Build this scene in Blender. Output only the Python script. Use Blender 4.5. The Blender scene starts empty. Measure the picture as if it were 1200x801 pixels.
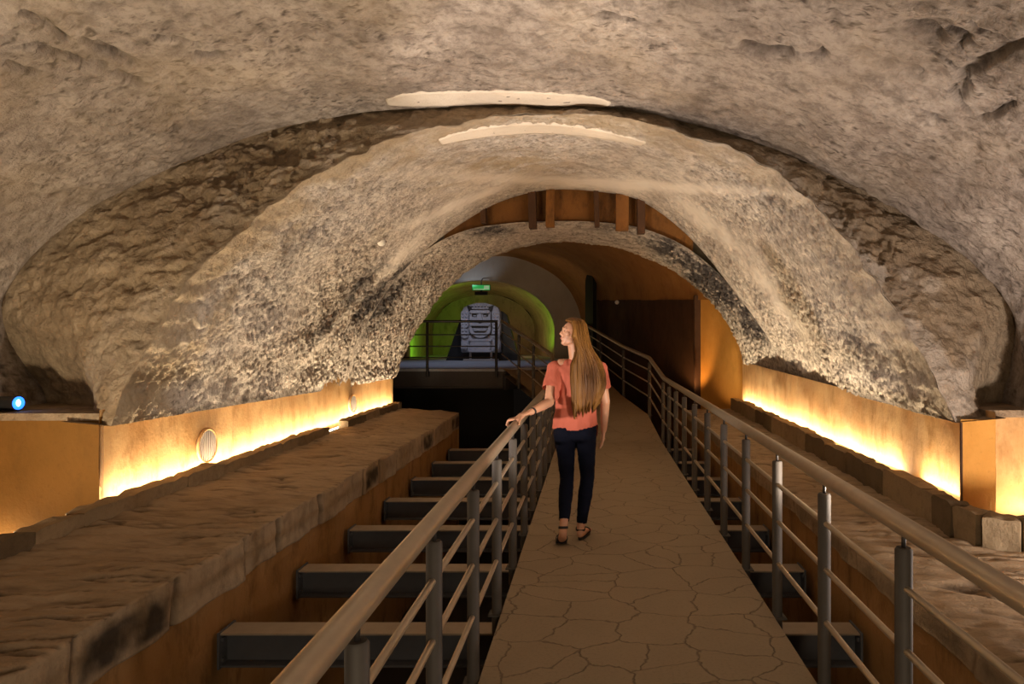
import bpy, bmesh, math, random
import numpy as np
from mathutils import Vector, Matrix
from mathutils.bvhtree import BVHTree

random.seed(7)
rng = np.random.default_rng(11)
S = bpy.context.scene
COL = S.collection
H = 1.6                      # eye height above the walkway (walkway top is z = 0)
F_PX, CX, CY = 800.0, 695.0, 392.0
PI = math.pi


def W(px, py, d):
    """point of the place at distance d seen at pixel (px, py) of the photograph"""
    return np.array(((px - CX) / F_PX * d, d, H - (py - CY) / F_PX * d))


# ------------------------------------------------------------------ noise
_perm = rng.permutation(256)
_perm = np.concatenate([_perm, _perm, _perm])
_g = rng.normal(size=(256, 3))
_g /= np.linalg.norm(_g, axis=1)[:, None]
GX, GY, GZ = (_g[:, k].astype(np.float32).copy() for k in range(3))
_perm = _perm.astype(np.int32)


def perlin(P):
    P = np.asarray(P, np.float32)
    sh = P.shape[:-1]
    P = P.reshape(-1, 3)
    fl = np.floor(P)
    i = fl.astype(np.int32) & 255
    fx, fy, fz = (P - fl).T
    u, v, w = (t * t * t * (t * (t * 6 - 15) + 10) for t in (fx, fy, fz))
    ix, iy, iz = i.T
    px = (_perm[ix], _perm[ix + 1])
    pxy = [[_perm[px[a] + iy + b] for b in (0, 1)] for a in (0, 1)]

    def gr(a, b, c):
        h = _perm[pxy[a][b] + iz + c]
        return GX[h] * (fx - a) + GY[h] * (fy - b) + GZ[h] * (fz - c)
    L = lambda t, a, b: a + t * (b - a)
    o = L(w, L(v, L(u, gr(0, 0, 0), gr(1, 0, 0)), L(u, gr(0, 1, 0), gr(1, 1, 0))),
          L(v, L(u, gr(0, 0, 1), gr(1, 0, 1)), L(u, gr(0, 1, 1), gr(1, 1, 1))))
    return (o * 1.5).reshape(sh).astype(np.float64)


def fbm(P, octs=4, gain=.5):
    a, o, t = 1., 0, 0
    for k in range(octs):
        o = o + a * perlin(P * 2 ** k + 17.3 * k)
        t += a
        a *= gain
    return o / t


def ridged(P, octs=3):
    a, o, t = 1., 0, 0
    for k in range(octs):
        o = o + a * (1 - 2 * np.abs(perlin(P * 2 ** k + 31.7 * k)))
        t += a
        a *= .5
    return o / t


def sstep(a, b, x):
    t = np.clip((x - a) / (b - a), 0, 1)
    return t * t * (3 - 2 * t)


# ------------------------------------------------------------------ mesh helpers
def link(name, me, mat=None, parent=None):
    o = bpy.data.objects.new(name, me)
    COL.objects.link(o)
    if mat is not None:
        me.materials.append(mat)
    if parent is not None:
        o.parent = parent
    return o


def tag(o, label=None, cat=None, group=None, kind=None):
    if label: o['label'] = label
    if cat: o['category'] = cat
    if group: o['group'] = group
    if kind: o['kind'] = kind
    return o


def empty(name, loc, label, cat, group=None, rz=0):
    o = bpy.data.objects.new(name, None)
    COL.objects.link(o)
    o.location = loc
    o.rotation_euler.z = rz
    return tag(o, label, cat, group)


def grid(name, P, mat, parent=None, smooth=True, attrs=None, flip=False, closed_v=False):
    """P: nu x nv x 3 array"""
    nu, nv = P.shape[:2]
    me = bpy.data.meshes.new(name)
    idx = np.arange(nu * nv).reshape(nu, nv)
    if closed_v:
        idx = np.concatenate([idx, idx[:, :1]], 1)
    a, b, c, d = idx[:-1, :-1], idx[1:, :-1], idx[1:, 1:], idx[:-1, 1:]
    q = np.stack([a, b, c, d] if not flip else [d, c, b, a], -1).reshape(-1, 4)
    me.vertices.add(nu * nv)
    me.vertices.foreach_set('co', P.reshape(-1).astype(np.float32))
    n = len(q)
    me.loops.add(4 * n)
    me.loops.foreach_set('vertex_index', q.reshape(-1).astype(np.int32))
    me.polygons.add(n)
    me.polygons.foreach_set('loop_start', np.arange(0, 4 * n, 4, dtype=np.int32))
    me.polygons.foreach_set('loop_total', np.full(n, 4, dtype=np.int32))
    me.update(calc_edges=True)
    me.polygons.foreach_set('use_smooth', np.full(n, smooth, dtype=bool))
    for k, v in (attrs or {}).items():
        at = me.attributes.new(k, 'FLOAT', 'POINT')
        at.data.foreach_set('value', v.reshape(-1).astype(np.float32))
    me.validate()
    return link(name, me, mat, parent)


def normals(P):
    du = np.gradient(P, axis=0)
    dv = np.gradient(P, axis=1)
    n = np.cross(du, dv)
    return n / (np.linalg.norm(n, axis=-1, keepdims=True) + 1e-9)


def add_box(bm, c, s, rot=None, bev=0.0):
    m = Matrix.Translation(c)
    if rot is not None:
        m = m @ rot
    r = bmesh.ops.create_cube(bm, size=1, matrix=m @ Matrix.Diagonal((s[0], s[1], s[2], 1)))
    if bev > 0:
        es = set()
        for v in r['verts']:
            es.update(v.link_edges)
        bmesh.ops.bevel(bm, geom=list(es), offset=bev, segments=2, affect='EDGES', profile=.6)


def add_tube(bm, pts, r, seg=12, caps=True, up=None):
    """tube along a polyline; r a number, a list of numbers or a list of (rx, ry)"""
    pts = [Vector(p) for p in pts]
    n = len(pts)
    rings = []
    ref = Vector(up) if up else None
    for i, p in enumerate(pts):
        t = (pts[min(i + 1, n - 1)] - pts[max(i - 1, 0)]).normalized()
        if ref is None:
            ref = Vector((0, 0, 1)) if abs(t.z) < .9 else Vector((0, 1, 0))
        a = t.cross(ref).normalized()
        b = a.cross(t).normalized()
        rr = r[i] if isinstance(r, (list, tuple)) else r
        rx, ry = rr if isinstance(rr, (list, tuple)) else (rr, rr)
        rings.append([bm.verts.new(p + a * rx * math.cos(2 * PI * k / seg) + b * ry * math.sin(2 * PI * k / seg)) for k in range(seg)])
    for i in range(n - 1):
        for k in range(seg):
            bm.faces.new((rings[i][k], rings[i][(k + 1) % seg], rings[i + 1][(k + 1) % seg], rings[i + 1][k]))
    if caps:
        bm.faces.new(rings[0][::-1])
        bm.faces.new(rings[-1])


def add_prism(bm, outline, z0, z1, M=None):
    """closed outline of (x, y) extruded from z0 to z1"""
    M = M or Matrix()
    lo = [bm.verts.new(M @ Vector((x, y, z0))) for x, y in outline]
    hi = [bm.verts.new(M @ Vector((x, y, z1))) for x, y in outline]
    n = len(outline)
    bm.faces.new(lo[::-1])
    bm.faces.new(hi)
    for i in range(n):
        bm.faces.new((lo[i], lo[(i + 1) % n], hi[(i + 1) % n], hi[i]))


def done(name, bm, mat, parent=None, smooth=False, angle=None):
    bmesh.ops.recalc_face_normals(bm, faces=bm.faces)
    me = bpy.data.meshes.new(name)
    bm.to_mesh(me)
    bm.free()
    if smooth or angle:
        for p in me.polygons:
            p.use_smooth = True
    if angle:
        me.set_sharp_from_angle(angle=math.radians(angle))
    return link(name, me, mat, parent)


# ------------------------------------------------------------------ materials
def new_mat(name):
    m = bpy.data.materials.new(name)
    m.use_nodes = True
    nt = m.node_tree
    b = nt.nodes['Principled BSDF']
    return m, nt, b


def N(nt, t, **kw):
    n = nt.nodes.new(t)
    for k, v in kw.items():
        if k in n.inputs:
            n.inputs[k].default_value = v
        else:
            setattr(n, k, v)
    return n


def mix(nt, fac, a, b, mode='MIX'):
    n = nt.nodes.new('ShaderNodeMix')
    n.data_type = 'RGBA'
    n.blend_type = mode
    for sock, v in ((n.inputs['Factor'], fac), (n.inputs[6], a), (n.inputs[7], b)):
        if isinstance(v, bpy.types.NodeSocket):
            nt.links.new(v, sock)
        elif isinstance(v, (int, float)):
            sock.default_value = v
        else:
            sock.default_value = (*v[:3], 1)
    return n.outputs[2]


def ramp(nt, src, stops):
    n = nt.nodes.new('ShaderNodeValToRGB')
    cr = n.color_ramp
    while len(cr.elements) < len(stops):
        cr.elements.new(.5)
    for e, (p, c) in zip(cr.elements, stops):
        e.position = p
        e.color = (*c, 1) if isinstance(c, (tuple, list)) else (c, c, c, 1)
    nt.links.new(src, n.inputs[0])
    return n.outputs[0]


def noise(nt, scale, detail=6, rough=.6, stretch=(1, 1, 1), dist=0):
    tc = nt.nodes.new('ShaderNodeTexCoord')
    mp = nt.nodes.new('ShaderNodeMapping')
    mp.inputs['Scale'].default_value = stretch
    nt.links.new(tc.outputs['Object'], mp.inputs[0])
    n = N(nt, 'ShaderNodeTexNoise', Scale=scale, Detail=detail, Roughness=rough, Distortion=dist)
    nt.links.new(mp.outputs[0], n.inputs['Vector'])
    return n.outputs['Fac']


def bump(nt, b, h, strength=.5, dist=.02, prev=None):
    n = N(nt, 'ShaderNodeBump', Strength=strength, Distance=dist)
    nt.links.new(h, n.inputs['Height'])
    if prev is not None:
        nt.links.new(prev, n.inputs['Normal'])
    nt.links.new(n.outputs[0], b.inputs['Normal'])
    return n.outputs[0]


def attr(nt, name):
    a = nt.nodes.new('ShaderNodeAttribute')
    a.attribute_name = name
    return a.outputs['Fac']


def plain(name, col, rough=.5, metal=0., spec=None):
    m, nt, b = new_mat(name)
    f = noise(nt, 14, 4)
    c = mix(nt, f, tuple(x * .8 for x in col), tuple(min(1, x * 1.15) for x in col))
    nt.links.new(c, b.inputs['Base Color'])
    b.inputs['Roughness'].default_value = rough
    b.inputs['Metallic'].default_value = metal
    if spec is not None:
        b.inputs['Specular IOR Level'].default_value = spec
    return m


def rock(name, base, pale, dark, crust=1., fine=38, dist=.02):
    """volcanic stone and mortar; attributes stain (dark scale), smooth (plaster) and warm (ochre)"""
    m, nt, b = new_mat(name)
    f1 = noise(nt, 1.1, 8, .65)
    f2 = noise(nt, 7, 8, .7)
    f3 = noise(nt, fine, 5, .7)
    c = mix(nt, ramp(nt, f1, [(.35, 0.), (.65, 1.)]), base, pale)
    c = mix(nt, ramp(nt, f2, [(.45, 0.), (.62, .55)]), c, dark)
    c = mix(nt, ramp(nt, f3, [(.5, 0.), (.7, .5 * crust)]), c, dark)
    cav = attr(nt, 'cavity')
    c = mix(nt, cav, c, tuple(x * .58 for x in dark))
    st = attr(nt, 'stain')
    c = mix(nt, st, c, (.045, .038, .04))
    wm = attr(nt, 'warm')
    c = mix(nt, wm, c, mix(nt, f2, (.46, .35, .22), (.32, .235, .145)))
    c = mix(nt, attr(nt, 'pale'), c, mix(nt, f2, (.64, .57, .49), (.40, .33, .27)))
    sm = attr(nt, 'smooth')
    c = mix(nt, sm, c, mix(nt, f1, tuple(x * .85 for x in pale), pale))
    nt.links.new(c, b.inputs['Base Color'])
    b.inputs['Roughness'].default_value = .93
    b.inputs['Specular IOR Level'].default_value = .2
    h = mix(nt, .5, f2, f3)
    inv = N(nt, 'ShaderNodeMath', operation='MULTIPLY_ADD')
    nt.links.new(sm, inv.inputs[0]); inv.inputs[1].default_value = -.85; inv.inputs[2].default_value = 1
    n = N(nt, 'ShaderNodeBump', Distance=dist)
    nt.links.new(inv.outputs[0], n.inputs['Strength'])
    nt.links.new(h, n.inputs['Height'])
    nt.links.new(n.outputs[0], b.inputs['Normal'])
    return m


M_ceil = rock('ceiling_mortar', (.31, .25, .205), (.54, .455, .385), (.12, .09, .072), .9, 24, .07)
M_vault = rock('vault_stone', (.55, .475, .41), (.74, .66, .58), (.19, .15, .125), 1., 20, .07)
M_jamb = rock('cut_tuff', (.29, .205, .13), (.42, .32, .215), (.13, .09, .06), .7, 20, .06)


def ochre(name, a, b_, c_, streak=1.):
    m, nt, b = new_mat(name)
    f1 = noise(nt, 1.6, 8, .65, (1, 1, .8))
    f2 = noise(nt, 5, 6, .7, (1, 1, .45))
    f3 = noise(nt, 40, 4, .6)
    c = mix(nt, ramp(nt, f1, [(.35, 0.), (.65, 1.)]), a, b_)
    c = mix(nt, ramp(nt, f2, [(.5, 0.), (.72, .75 * streak)]), c, c_)
    c = mix(nt, ramp(nt, f3, [(.58, 0.), (.75, .25)]), c, tuple(x * .5 for x in a))
    nt.links.new(c, b.inputs['Base Color'])
    b.inputs['Roughness'].default_value = .75
    b.inputs['Specular IOR Level'].default_value = .25
    bump(nt, b, mix(nt, .4, f2, f3), .35, .02)
    return m


M_band = ochre('ochre_plaster', (.50, .255, .085), (.66, .42, .19), (.33, .165, .05), 1.25)
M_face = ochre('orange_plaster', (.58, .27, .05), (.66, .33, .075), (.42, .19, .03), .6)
M_face_left = ochre('orange_plaster_dark', (.17, .078, .012), (.22, .10, .018), (.11, .05, .008), .6)  # darker copy of the orange plaster for the left facing wall
M_channel = ochre('rust_plaster', (.29, .145, .045), (.38, .205, .08), (.14, .07, .025), 1.3)
M_chamber = ochre('brown_plaster', (.30, .13, .035), (.38, .18, .05), (.20, .085, .025), .8)
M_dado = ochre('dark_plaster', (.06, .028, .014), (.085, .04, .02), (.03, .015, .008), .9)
M_grey = ochre('grey_plaster', (.33, .27, .20), (.38, .31, .235), (.28, .22, .16), .5)
M_tunnelend = ochre('end_tunnel_plaster', (.26, .185, .11), (.34, .25, .15), (.12, .085, .05), 1.)


def stone(name, base, pale, dark, stretch=(1, 1, 1)):
    m, nt, b = new_mat(name)
    f1 = noise(nt, 1.5, 6, .6)
    f2 = noise(nt, 6, 8, .7, stretch)
    f3 = noise(nt, 45, 5, .7)
    c = mix(nt, ramp(nt, f1, [(.35, 0.), (.65, 1.)]), base, pale)
    c = mix(nt, ramp(nt, f2, [(.47, 0.), (.68, .6)]), c, dark)
    c = mix(nt, ramp(nt, f3, [(.55, 0.), (.75, .35)]), c, dark)
    c = mix(nt, attr(nt, 'cavity'), c, tuple(x * .35 for x in dark))
    c = mix(nt, attr(nt, 'stain'), c, (.03, .022, .016))
    nt.links.new(c, b.inputs['Base Color'])
    b.inputs['Roughness'].default_value = .9
    b.inputs['Specular IOR Level'].default_value = .2
    bump(nt, b, mix(nt, .5, f2, f3), .6, .025)
    return m


M_ledge = stone('ledge_stone', (.33, .235, .145), (.42, .31, .20), (.21, .145, .09), (.35, 2.2, 1))
M_kerb = stone('kerb_stone', (.27, .195, .115), (.36, .265, .16), (.13, .09, .055))


def walkway_material():
    m, nt, b = new_mat('stamped_walkway')
    tc = nt.nodes.new('ShaderNodeTexCoord')
    nz = N(nt, 'ShaderNodeTexNoise', Scale=3.2, Detail=4, Roughness=.6)
    nt.links.new(tc.outputs['Object'], nz.inputs['Vector'])
    vm = N(nt, 'ShaderNodeVectorMath', operation='MULTIPLY_ADD')
    nt.links.new(nz.outputs['Color'], vm.inputs[0])
    vm.inputs[1].default_value = (.22, .22, 0)
    nt.links.new(tc.outputs['Object'], vm.inputs[2])
    mp = nt.nodes.new('ShaderNodeMapping')
    mp.inputs['Scale'].default_value = (1, 1.25, 0)
    nt.links.new(vm.outputs[0], mp.inputs[0])
    v = N(nt, 'ShaderNodeTexVoronoi', Scale=3.0)
    v.feature = 'DISTANCE_TO_EDGE'
    v.voronoi_dimensions = '2D'
    nt.links.new(mp.outputs[0], v.inputs['Vector'])
    crack = ramp(nt, v.outputs['Distance'], [(.004, 1.), (.022, 0.)])
    f = noise(nt, 2.2, 7, .65)
    f3 = noise(nt, 60, 4, .7)
    c = mix(nt, f, (.28, .215, .14), (.38, .295, .195))
    c = mix(nt, ramp(nt, f3, [(.5, 0.), (.75, .4)]), c, (.15, .105, .07))
    k = N(nt, 'ShaderNodeMath', operation='MULTIPLY')
    nt.links.new(crack, k.inputs[0]); k.inputs[1].default_value = .5
    c = mix(nt, k.outputs[0], c, (.07, .048, .033))
    nt.links.new(c, b.inputs['Base Color'])
    b.inputs['Roughness'].default_value = .75
    inv = N(nt, 'ShaderNodeMath', operation='MULTIPLY_ADD')
    nt.links.new(crack, inv.inputs[0]); inv.inputs[1].default_value = -1; inv.inputs[2].default_value = 1
    n1 = bump(nt, b, inv.outputs[0], .7, .01)
    bump(nt, b, f3, .25, .008, n1)
    return m


M_walk = walkway_material()
M_steel = plain('grey_paint_posts', (.085, .072, .062), .68, .25)
M_rail = plain('brushed_rail', (.50, .42, .32), .38, .65)
M_beam = plain('grey_painted_steel', (.10, .10, .11), .6, .1)
M_dust_lit = plain('lit_dusty_steel', (.36, .28, .20), .8)  # dust tone with the light on the flange tops painted into it
M_dark = plain('dark_steel', (.035, .03, .028), .5, .4)
M_black = plain('black_plastic', (.012, .012, .013), .45)
M_pit = plain('pit_floor', (.012, .009, .007), .6)
M_plast = stone('patch_plaster', (.66, .56, .45), (.72, .62, .51), (.55, .45, .35))
M_wood = ochre('old_wood', (.20, .08, .02), (.30, .125, .03), (.07, .03, .012), 1.2)
M_woodd = ochre('dark_wood', (.07, .033, .016), (.11, .05, .024), (.04, .02, .01), 1.)
M_statue = stone('carved_basalt', (.36, .36, .39), (.46, .46, .50), (.22, .22, .24))
M_vent = plain('vent_metal', (.42, .38, .36), .5, .5)
M_white = plain('white_enamel', (.8, .76, .7), .4)
M_platform = stone('platform_slab', (.42, .43, .45), (.5, .51, .53), (.3, .3, .32))
M_fascia = plain('platform_fascia', (.07, .06, .055), .7)


def emit(name, col, s):
    m, nt, b = new_mat(name)
    b.inputs['Base Color'].default_value = (*col, 1)
    b.inputs['Emission Color'].default_value = (*col, 1)
    b.inputs['Emission Strength'].default_value = s
    return m


# ------------------------------------------------------------------ arch curves traced from the photograph
def curve(pts, n=400):
    """smooth resample (Catmull-Rom) of a 2-D polyline, uniform in arc length"""
    p = np.array(pts, float)
    q = np.vstack([2 * p[0] - p[1], p, 2 * p[-1] - p[-2]])
    out = []
    for i in range(1, len(q) - 2):
        t = np.linspace(0, 1, 30, endpoint=False)[:, None]
        a, b, c, d = q[i - 1], q[i], q[i + 1], q[i + 2]
        out.append(.5 * ((2 * b) + (-a + c) * t + (2 * a - 5 * b + 4 * c - d) * t ** 2 + (-a + 3 * b - 3 * c + d) * t ** 3))
    out = np.vstack(out + [p[-1:]])
    L = np.concatenate([[0], np.cumsum(np.linalg.norm(np.diff(out, axis=0), axis=1))])
    s = np.linspace(0, L[-1], n)
    return np.stack([np.interp(s, L, out[:, k]) for k in range(out.shape[1])], -1)


def ring(pts, d_side, d_top, n=400):
    c = curve(pts, n)
    t = np.linspace(0, 1, n)
    d = d_side + (d_top - d_side) * np.sin(PI * t)
    return np.stack([(c[:, 0] - CX) / F_PX * d, d, H - (c[:, 1] - CY) / F_PX * d], -1)


NT = 620
cR = [(465, 442), (472, 420), (484, 395), (505, 362), (535, 328), (575, 301), (625, 287), (670, 284), (715, 289), (765, 305), (810, 332), (845, 368), (864, 400), (872, 426)]
cB = [(407, 453), (414, 420), (434, 372), (465, 326), (502, 291), (545, 270), (590, 262), (640, 259), (700, 260), (755, 268), (808, 292), (855, 334), (893, 385), (914, 420), (921, 441)]
cC = [(407, 453), (414, 420), (434, 372), (465, 326), (502, 290), (545, 259), (590, 235), (640, 223), (695, 224), (752, 236), (808, 278), (855, 334), (893, 385), (914, 420), (921, 441)]
cE = [(130, 499), (150, 445), (185, 385), (235, 315), (300, 255), (370, 205), (450, 167), (540, 143), (630, 134), (730, 141), (830, 165), (905, 200), (965, 250), (1015, 310), (1060, 380), (1095, 445), (1120, 495)]
cF = [(2, 484), (-12, 410), (10, 335), (80, 262), (165, 213), (260, 172), (350, 145), (450, 130), (600, 122), (720, 127), (830, 150), (935, 186), (1030, 232), (1110, 285), (1178, 350), (1200, 420), (1196, 488)]

RR = ring(cR, 11.5, 11.5, NT)
RB = ring(cB, 9.5, 9.5, NT)
RC = ring(cC, 9.5, 9.5, NT)
RE = ring(cE, 4.66, 5.55, NT)
_t = np.linspace(0, 1, NT)
_env = sstep(0, .06, _t) * sstep(0, .06, 1 - _t)
RF = ring(cF, 4.95, 5.75, NT)


# filled in after the helpers below
def loft(A, B, n, ease=0.0):
    s = np.linspace(0, 1, n)[:, None, None]
    return A[None] * (1 - s) + B[None] * s


def project(P):
    return CX + P[..., 0] / P[..., 1] * F_PX, CY - (P[..., 2] - H) / P[..., 1] * F_PX


def blobs(P, L):
    """marks on the stone, each placed where the photograph shows it: (px, py, rx, ry, angle, strength)"""
    x, y = project(P)
    o = np.zeros(x.shape)
    for px, py, rx, ry, an, s in L:
        a = math.radians(an)
        dx, dy = x - px, y - py
        u = (dx * math.cos(a) + dy * math.sin(a)) / rx
        v = (-dx * math.sin(a) + dy * math.cos(a)) / ry
        o = np.maximum(o, s * np.exp(-(u * u + v * v)))
    return o


def center_dir(P):
    """unit vector from the surface towards the tunnel axis"""
    c = np.zeros_like(P)
    c[..., 0] = -.35
    c[..., 1] = P[..., 1]
    c[..., 2] = 1.0
    d = c - P
    return d / (np.linalg.norm(d, axis=-1, keepdims=True) + 1e-9)


def oriented(P):
    n = normals(P)
    s = np.sign((n * center_dir(P)).sum(-1, keepdims=True))
    s[s == 0] = 1
    return n * s


RE0 = RE.copy()
RE = RE + center_dir(RE[None])[0] * (_env * (.05 * fbm(RE * 1.6 + 3, 3) + .035 * fbm(RE * 6, 2)))[:, None]
RE[:, 1] += _env * .05 * fbm(RE * 2.1 + 50, 3)

# --- tunnel vault, crusty volcanic stone (from groin edge to lip)
P = loft(RE0, RC, 330)
P = P + (RE - RE0)[None] * np.exp(-(np.linspace(0, 1, 330) / .12) ** 1.3)[:, None, None]
sv = np.linspace(0, 1, 330)[:, None]
tv = np.linspace(0, 1, NT)[None, :]
n = oriented(P)
st = blobs(P, [(432, 342, 40, 17, -52, 1.), (468, 318, 20, 10, -40, .8), (385, 385, 30, 14, -50, .6), (350, 285, 40, 16, -35, .25), (895, 232, 26, 9, 30, .4), (1000, 395, 30, 10, 50, .25)])
crust = .5 + .5 * fbm(P * 1.3 + 5, 3)
smooth = blobs(P, [(700, 215, 180, 7, 3, 1.), (540, 238, 80, 6, -22, 1.), (830, 262, 60, 9, 38, 1.), (470, 300, 45, 6, -45, .9),
                   (380, 400, 60, 5, -50, .7), (905, 345, 60, 8, 50, .8), (555, 222, 60, 10, -10, .3)])
smooth = np.clip(smooth * 1.2, 0, 1) * (sv > -1)
c1 = fbm(P * 9, 4, .7)
c2 = fbm(P * 24, 3, .7)
c3 = fbm(P * 2.2, 4)
rough = (1 - .93 * smooth)
patch = sstep(-.15, .35, fbm(P * .9 + 9, 3) + .1)
h = .05 * c3 + rough * (.010 + .022 * patch) * (1.1 * c1 + .8 * c2) + rough * .035 * st * (c1 + c2)
e = np.minimum(sstep(0, .05, sv), sstep(0, .04, 1 - sv))
e2 = np.minimum(sstep(0, .015, tv), sstep(0, .015, 1 - tv))
h = h * np.where(sv > .5, e, .25 + .75 * e) * (.5 + .5 * e2)
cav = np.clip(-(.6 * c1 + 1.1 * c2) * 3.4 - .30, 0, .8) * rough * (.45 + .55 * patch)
stn = np.clip(st * (1.3 + 2.6 * fbm(P * 6, 3)), 0, .92) * (1 - smooth)
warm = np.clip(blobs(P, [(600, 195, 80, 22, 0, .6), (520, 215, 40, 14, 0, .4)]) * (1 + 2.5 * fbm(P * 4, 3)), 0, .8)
Pv = P + n * h[..., None]
P_VAULT = Pv
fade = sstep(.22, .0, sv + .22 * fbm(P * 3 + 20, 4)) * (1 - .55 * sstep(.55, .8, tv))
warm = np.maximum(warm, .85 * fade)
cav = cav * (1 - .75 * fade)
edge = np.maximum(1 - sstep(.0, .012, tv), 1 - sstep(.0, .012, 1 - tv)) * np.ones_like(sv)  # dark rock and springing shadow, painted as a band along both lower edges
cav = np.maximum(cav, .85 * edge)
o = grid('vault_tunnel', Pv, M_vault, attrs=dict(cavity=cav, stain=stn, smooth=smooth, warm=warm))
tag(o, 'rough pale volcanic stone vault of the tunnel above the lit walls', kind='structure')

# --- inner ring of the vault behind the timber gap
P = loft(RB, RR, 170)
n = oriented(P)
sv = np.linspace(0, 1, 170)[:, None]
st = blobs(P, [(835, 330, 48, 20, 42, 1.), (790, 295, 40, 12, 28, .8), (880, 375, 34, 15, 55, .9), (450, 355, 40, 12, -55, .75), (575, 270, 26, 6, 0, .7),
               (720, 268, 40, 5, 5, .4), (500, 320, 26, 9, -42, .3)])
c1 = fbm(P * 8, 4, .7)
c2 = fbm(P * 20, 3, .7)
h = .03 * fbm(P * 2.2, 3) + .030 * (1.1 * c1 + .8 * c2) + .05 * st * (c1 + c2)
h *= sstep(0, .08, sv) * np.ones_like(st)
cav = np.clip(-(1.0 * c1 + .9 * c2) * 2.6 - .12, 0, .8)
stn = np.clip(st * (1.4 + 2.6 * fbm(P * 7, 3)), 0, .92)
Pr = P + n * h[..., None]
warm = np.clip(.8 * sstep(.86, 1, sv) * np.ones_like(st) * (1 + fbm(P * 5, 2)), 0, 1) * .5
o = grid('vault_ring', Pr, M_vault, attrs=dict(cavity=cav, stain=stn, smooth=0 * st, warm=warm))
tag(o, 'lower stone ring of the vault at the far end of the tunnel', kind='structure')
# closing edge of the ring towards the chamber (wall thickness)
RRo = RR.copy()
ce = center_dir(RR[None])[0]
RRo = RR - ce * 1.6
o = grid('wall_back', loft(Pr[-1], RRo + np.array((0, .05, 0)), 6), M_chamber)
tag(o, 'back face of the stone arch seen from the far chamber', kind='structure')

# --- brown cut face between groin edge and ceiling
RFj = RF - center_dir(RF[None])[0] * (.05 + .05 * (fbm(RF * 2.3 + 12, 3) + .4))[:, None] + np.array((0, .06, 0))
P = loft(RE0, RFj, 190)
P = P + (RE - RE0)[None] * np.exp(-(np.linspace(0, 1, 190) / .2) ** 1.3)[:, None, None]
sv = np.linspace(0, 1, 190)[:, None]
n = oriented(P)
# the face recedes above the ledge on both sides
t_ = tv
back = (sstep(.10, .0, t_) * sstep(.1, .6, sv) * .45 + sstep(.90, 1., t_) * sstep(.3, .8, sv) * .3)
P = P.copy()
P[..., 1] += back
c1 = ridged(P * np.array((2.6, 2.6, 4.5)), 3)
c2 = fbm(P * 11, 4)
c3 = fbm(P * 2.0 + 3, 3)
jag = blobs(P, [(870, 235, 90, 40, 40, 1.), (300, 190, 90, 30, -30, .9), (1000, 290, 70, 45, 50, .9), (350, 180, 60, 25, -25, .8)])
steps = np.round(3.2 * fbm(P * np.array((3.2, 3, 4.5)) + 40, 3)) / 3.2
h = .06 * c3 + .035 * c1 + .035 * c2 + .025 * steps + jag * (.12 * steps + .04 * c1)
e = np.minimum(sstep(0, .10, sv), sstep(0, .12, 1 - sv))
h = h * (.2 + .8 * e)
cav = np.clip(-(c1 * .5 + c2) * 1.5 - .15, 0, .8)
# pale crust creeps over the face near the groin edge
Pj = P + n * h[..., None]
o = grid('wall_groin', Pj, M_jamb, attrs=dict(cavity=cav, stain=np.clip(jag * .5 * (1 + 2 * c2) * (c2 < 0), 0, .5), smooth=blobs(P, [(985, 192, 62, 14, 25, .55)]), warm=.15 * np.ones_like(jag), pale=np.clip(sstep(.42, .0, sv - .9 * fbm(P * 2.6 + 8, 4)) * (.25 + .4 * (tv > .5)), 0, .6)))
tag(o, 'brown cut rock face between the tunnel vault and the near ceiling', kind='structure')

# --- near ceiling: extruded from the groin towards and past the viewer
RG = RF + center_dir(RF[None])[0] * (.02 * fbm(RF * 3, 3))[:, None]
ys = np.concatenate([np.linspace(0, 1, 330) ** 1.0 * 3.2, 3.2 + np.linspace(0.05, 5.5, 60)])
P = np.repeat(RG[None], len(ys), 0).copy()
P[..., 1] -= ys[:, None]
grow = sstep(0, 3.0, ys)[:, None]
cdr = center_dir(P)
P = P - cdr * (.12 * grow[..., None])
P = np.concatenate([loft(Pj[-1] , P[0], 8)[:-1], P], 0)
n = oriented(P)
sv = np.arange(len(P))[:, None]
nearedge = sstep(5, 12, sv)
c1 = ridged(P * np.array((1.6, 4, 3)) + 3, 3)
c2 = fbm(P * 9, 4)
c3 = fbm(P * 1.4 + 8, 4)
c4 = ridged(P * 13, 2)
rgh = sstep(-.1, .5, fbm(P * 1.1 + 60, 3) + .15)
cr = blobs(P, [(110, 70, 120, 30, 25, 1.), (150, 150, 60, 16, 20, .7), (1130, 60, 60, 30, -30, 1.), (940, 55, 60, 10, 5, .8), (1120, 110, 50, 30, -50, 1.), (1090, 30, 30, 12, 10, .9), (1160, 40, 40, 10, -40, .7)])
cn = perlin(P * np.array((2.5, 5, 4)) + .35 * fbm(P * 5, 3)[..., None] + 70)
lines = np.exp(-(cn / .045) ** 2) * sstep(.15, .6, cr) * sstep(-.2, .2, fbm(P * 2 + 33, 2) + .1)
xx, yy = project(P)
wob = 5 * fbm(P * 6, 3)
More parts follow.
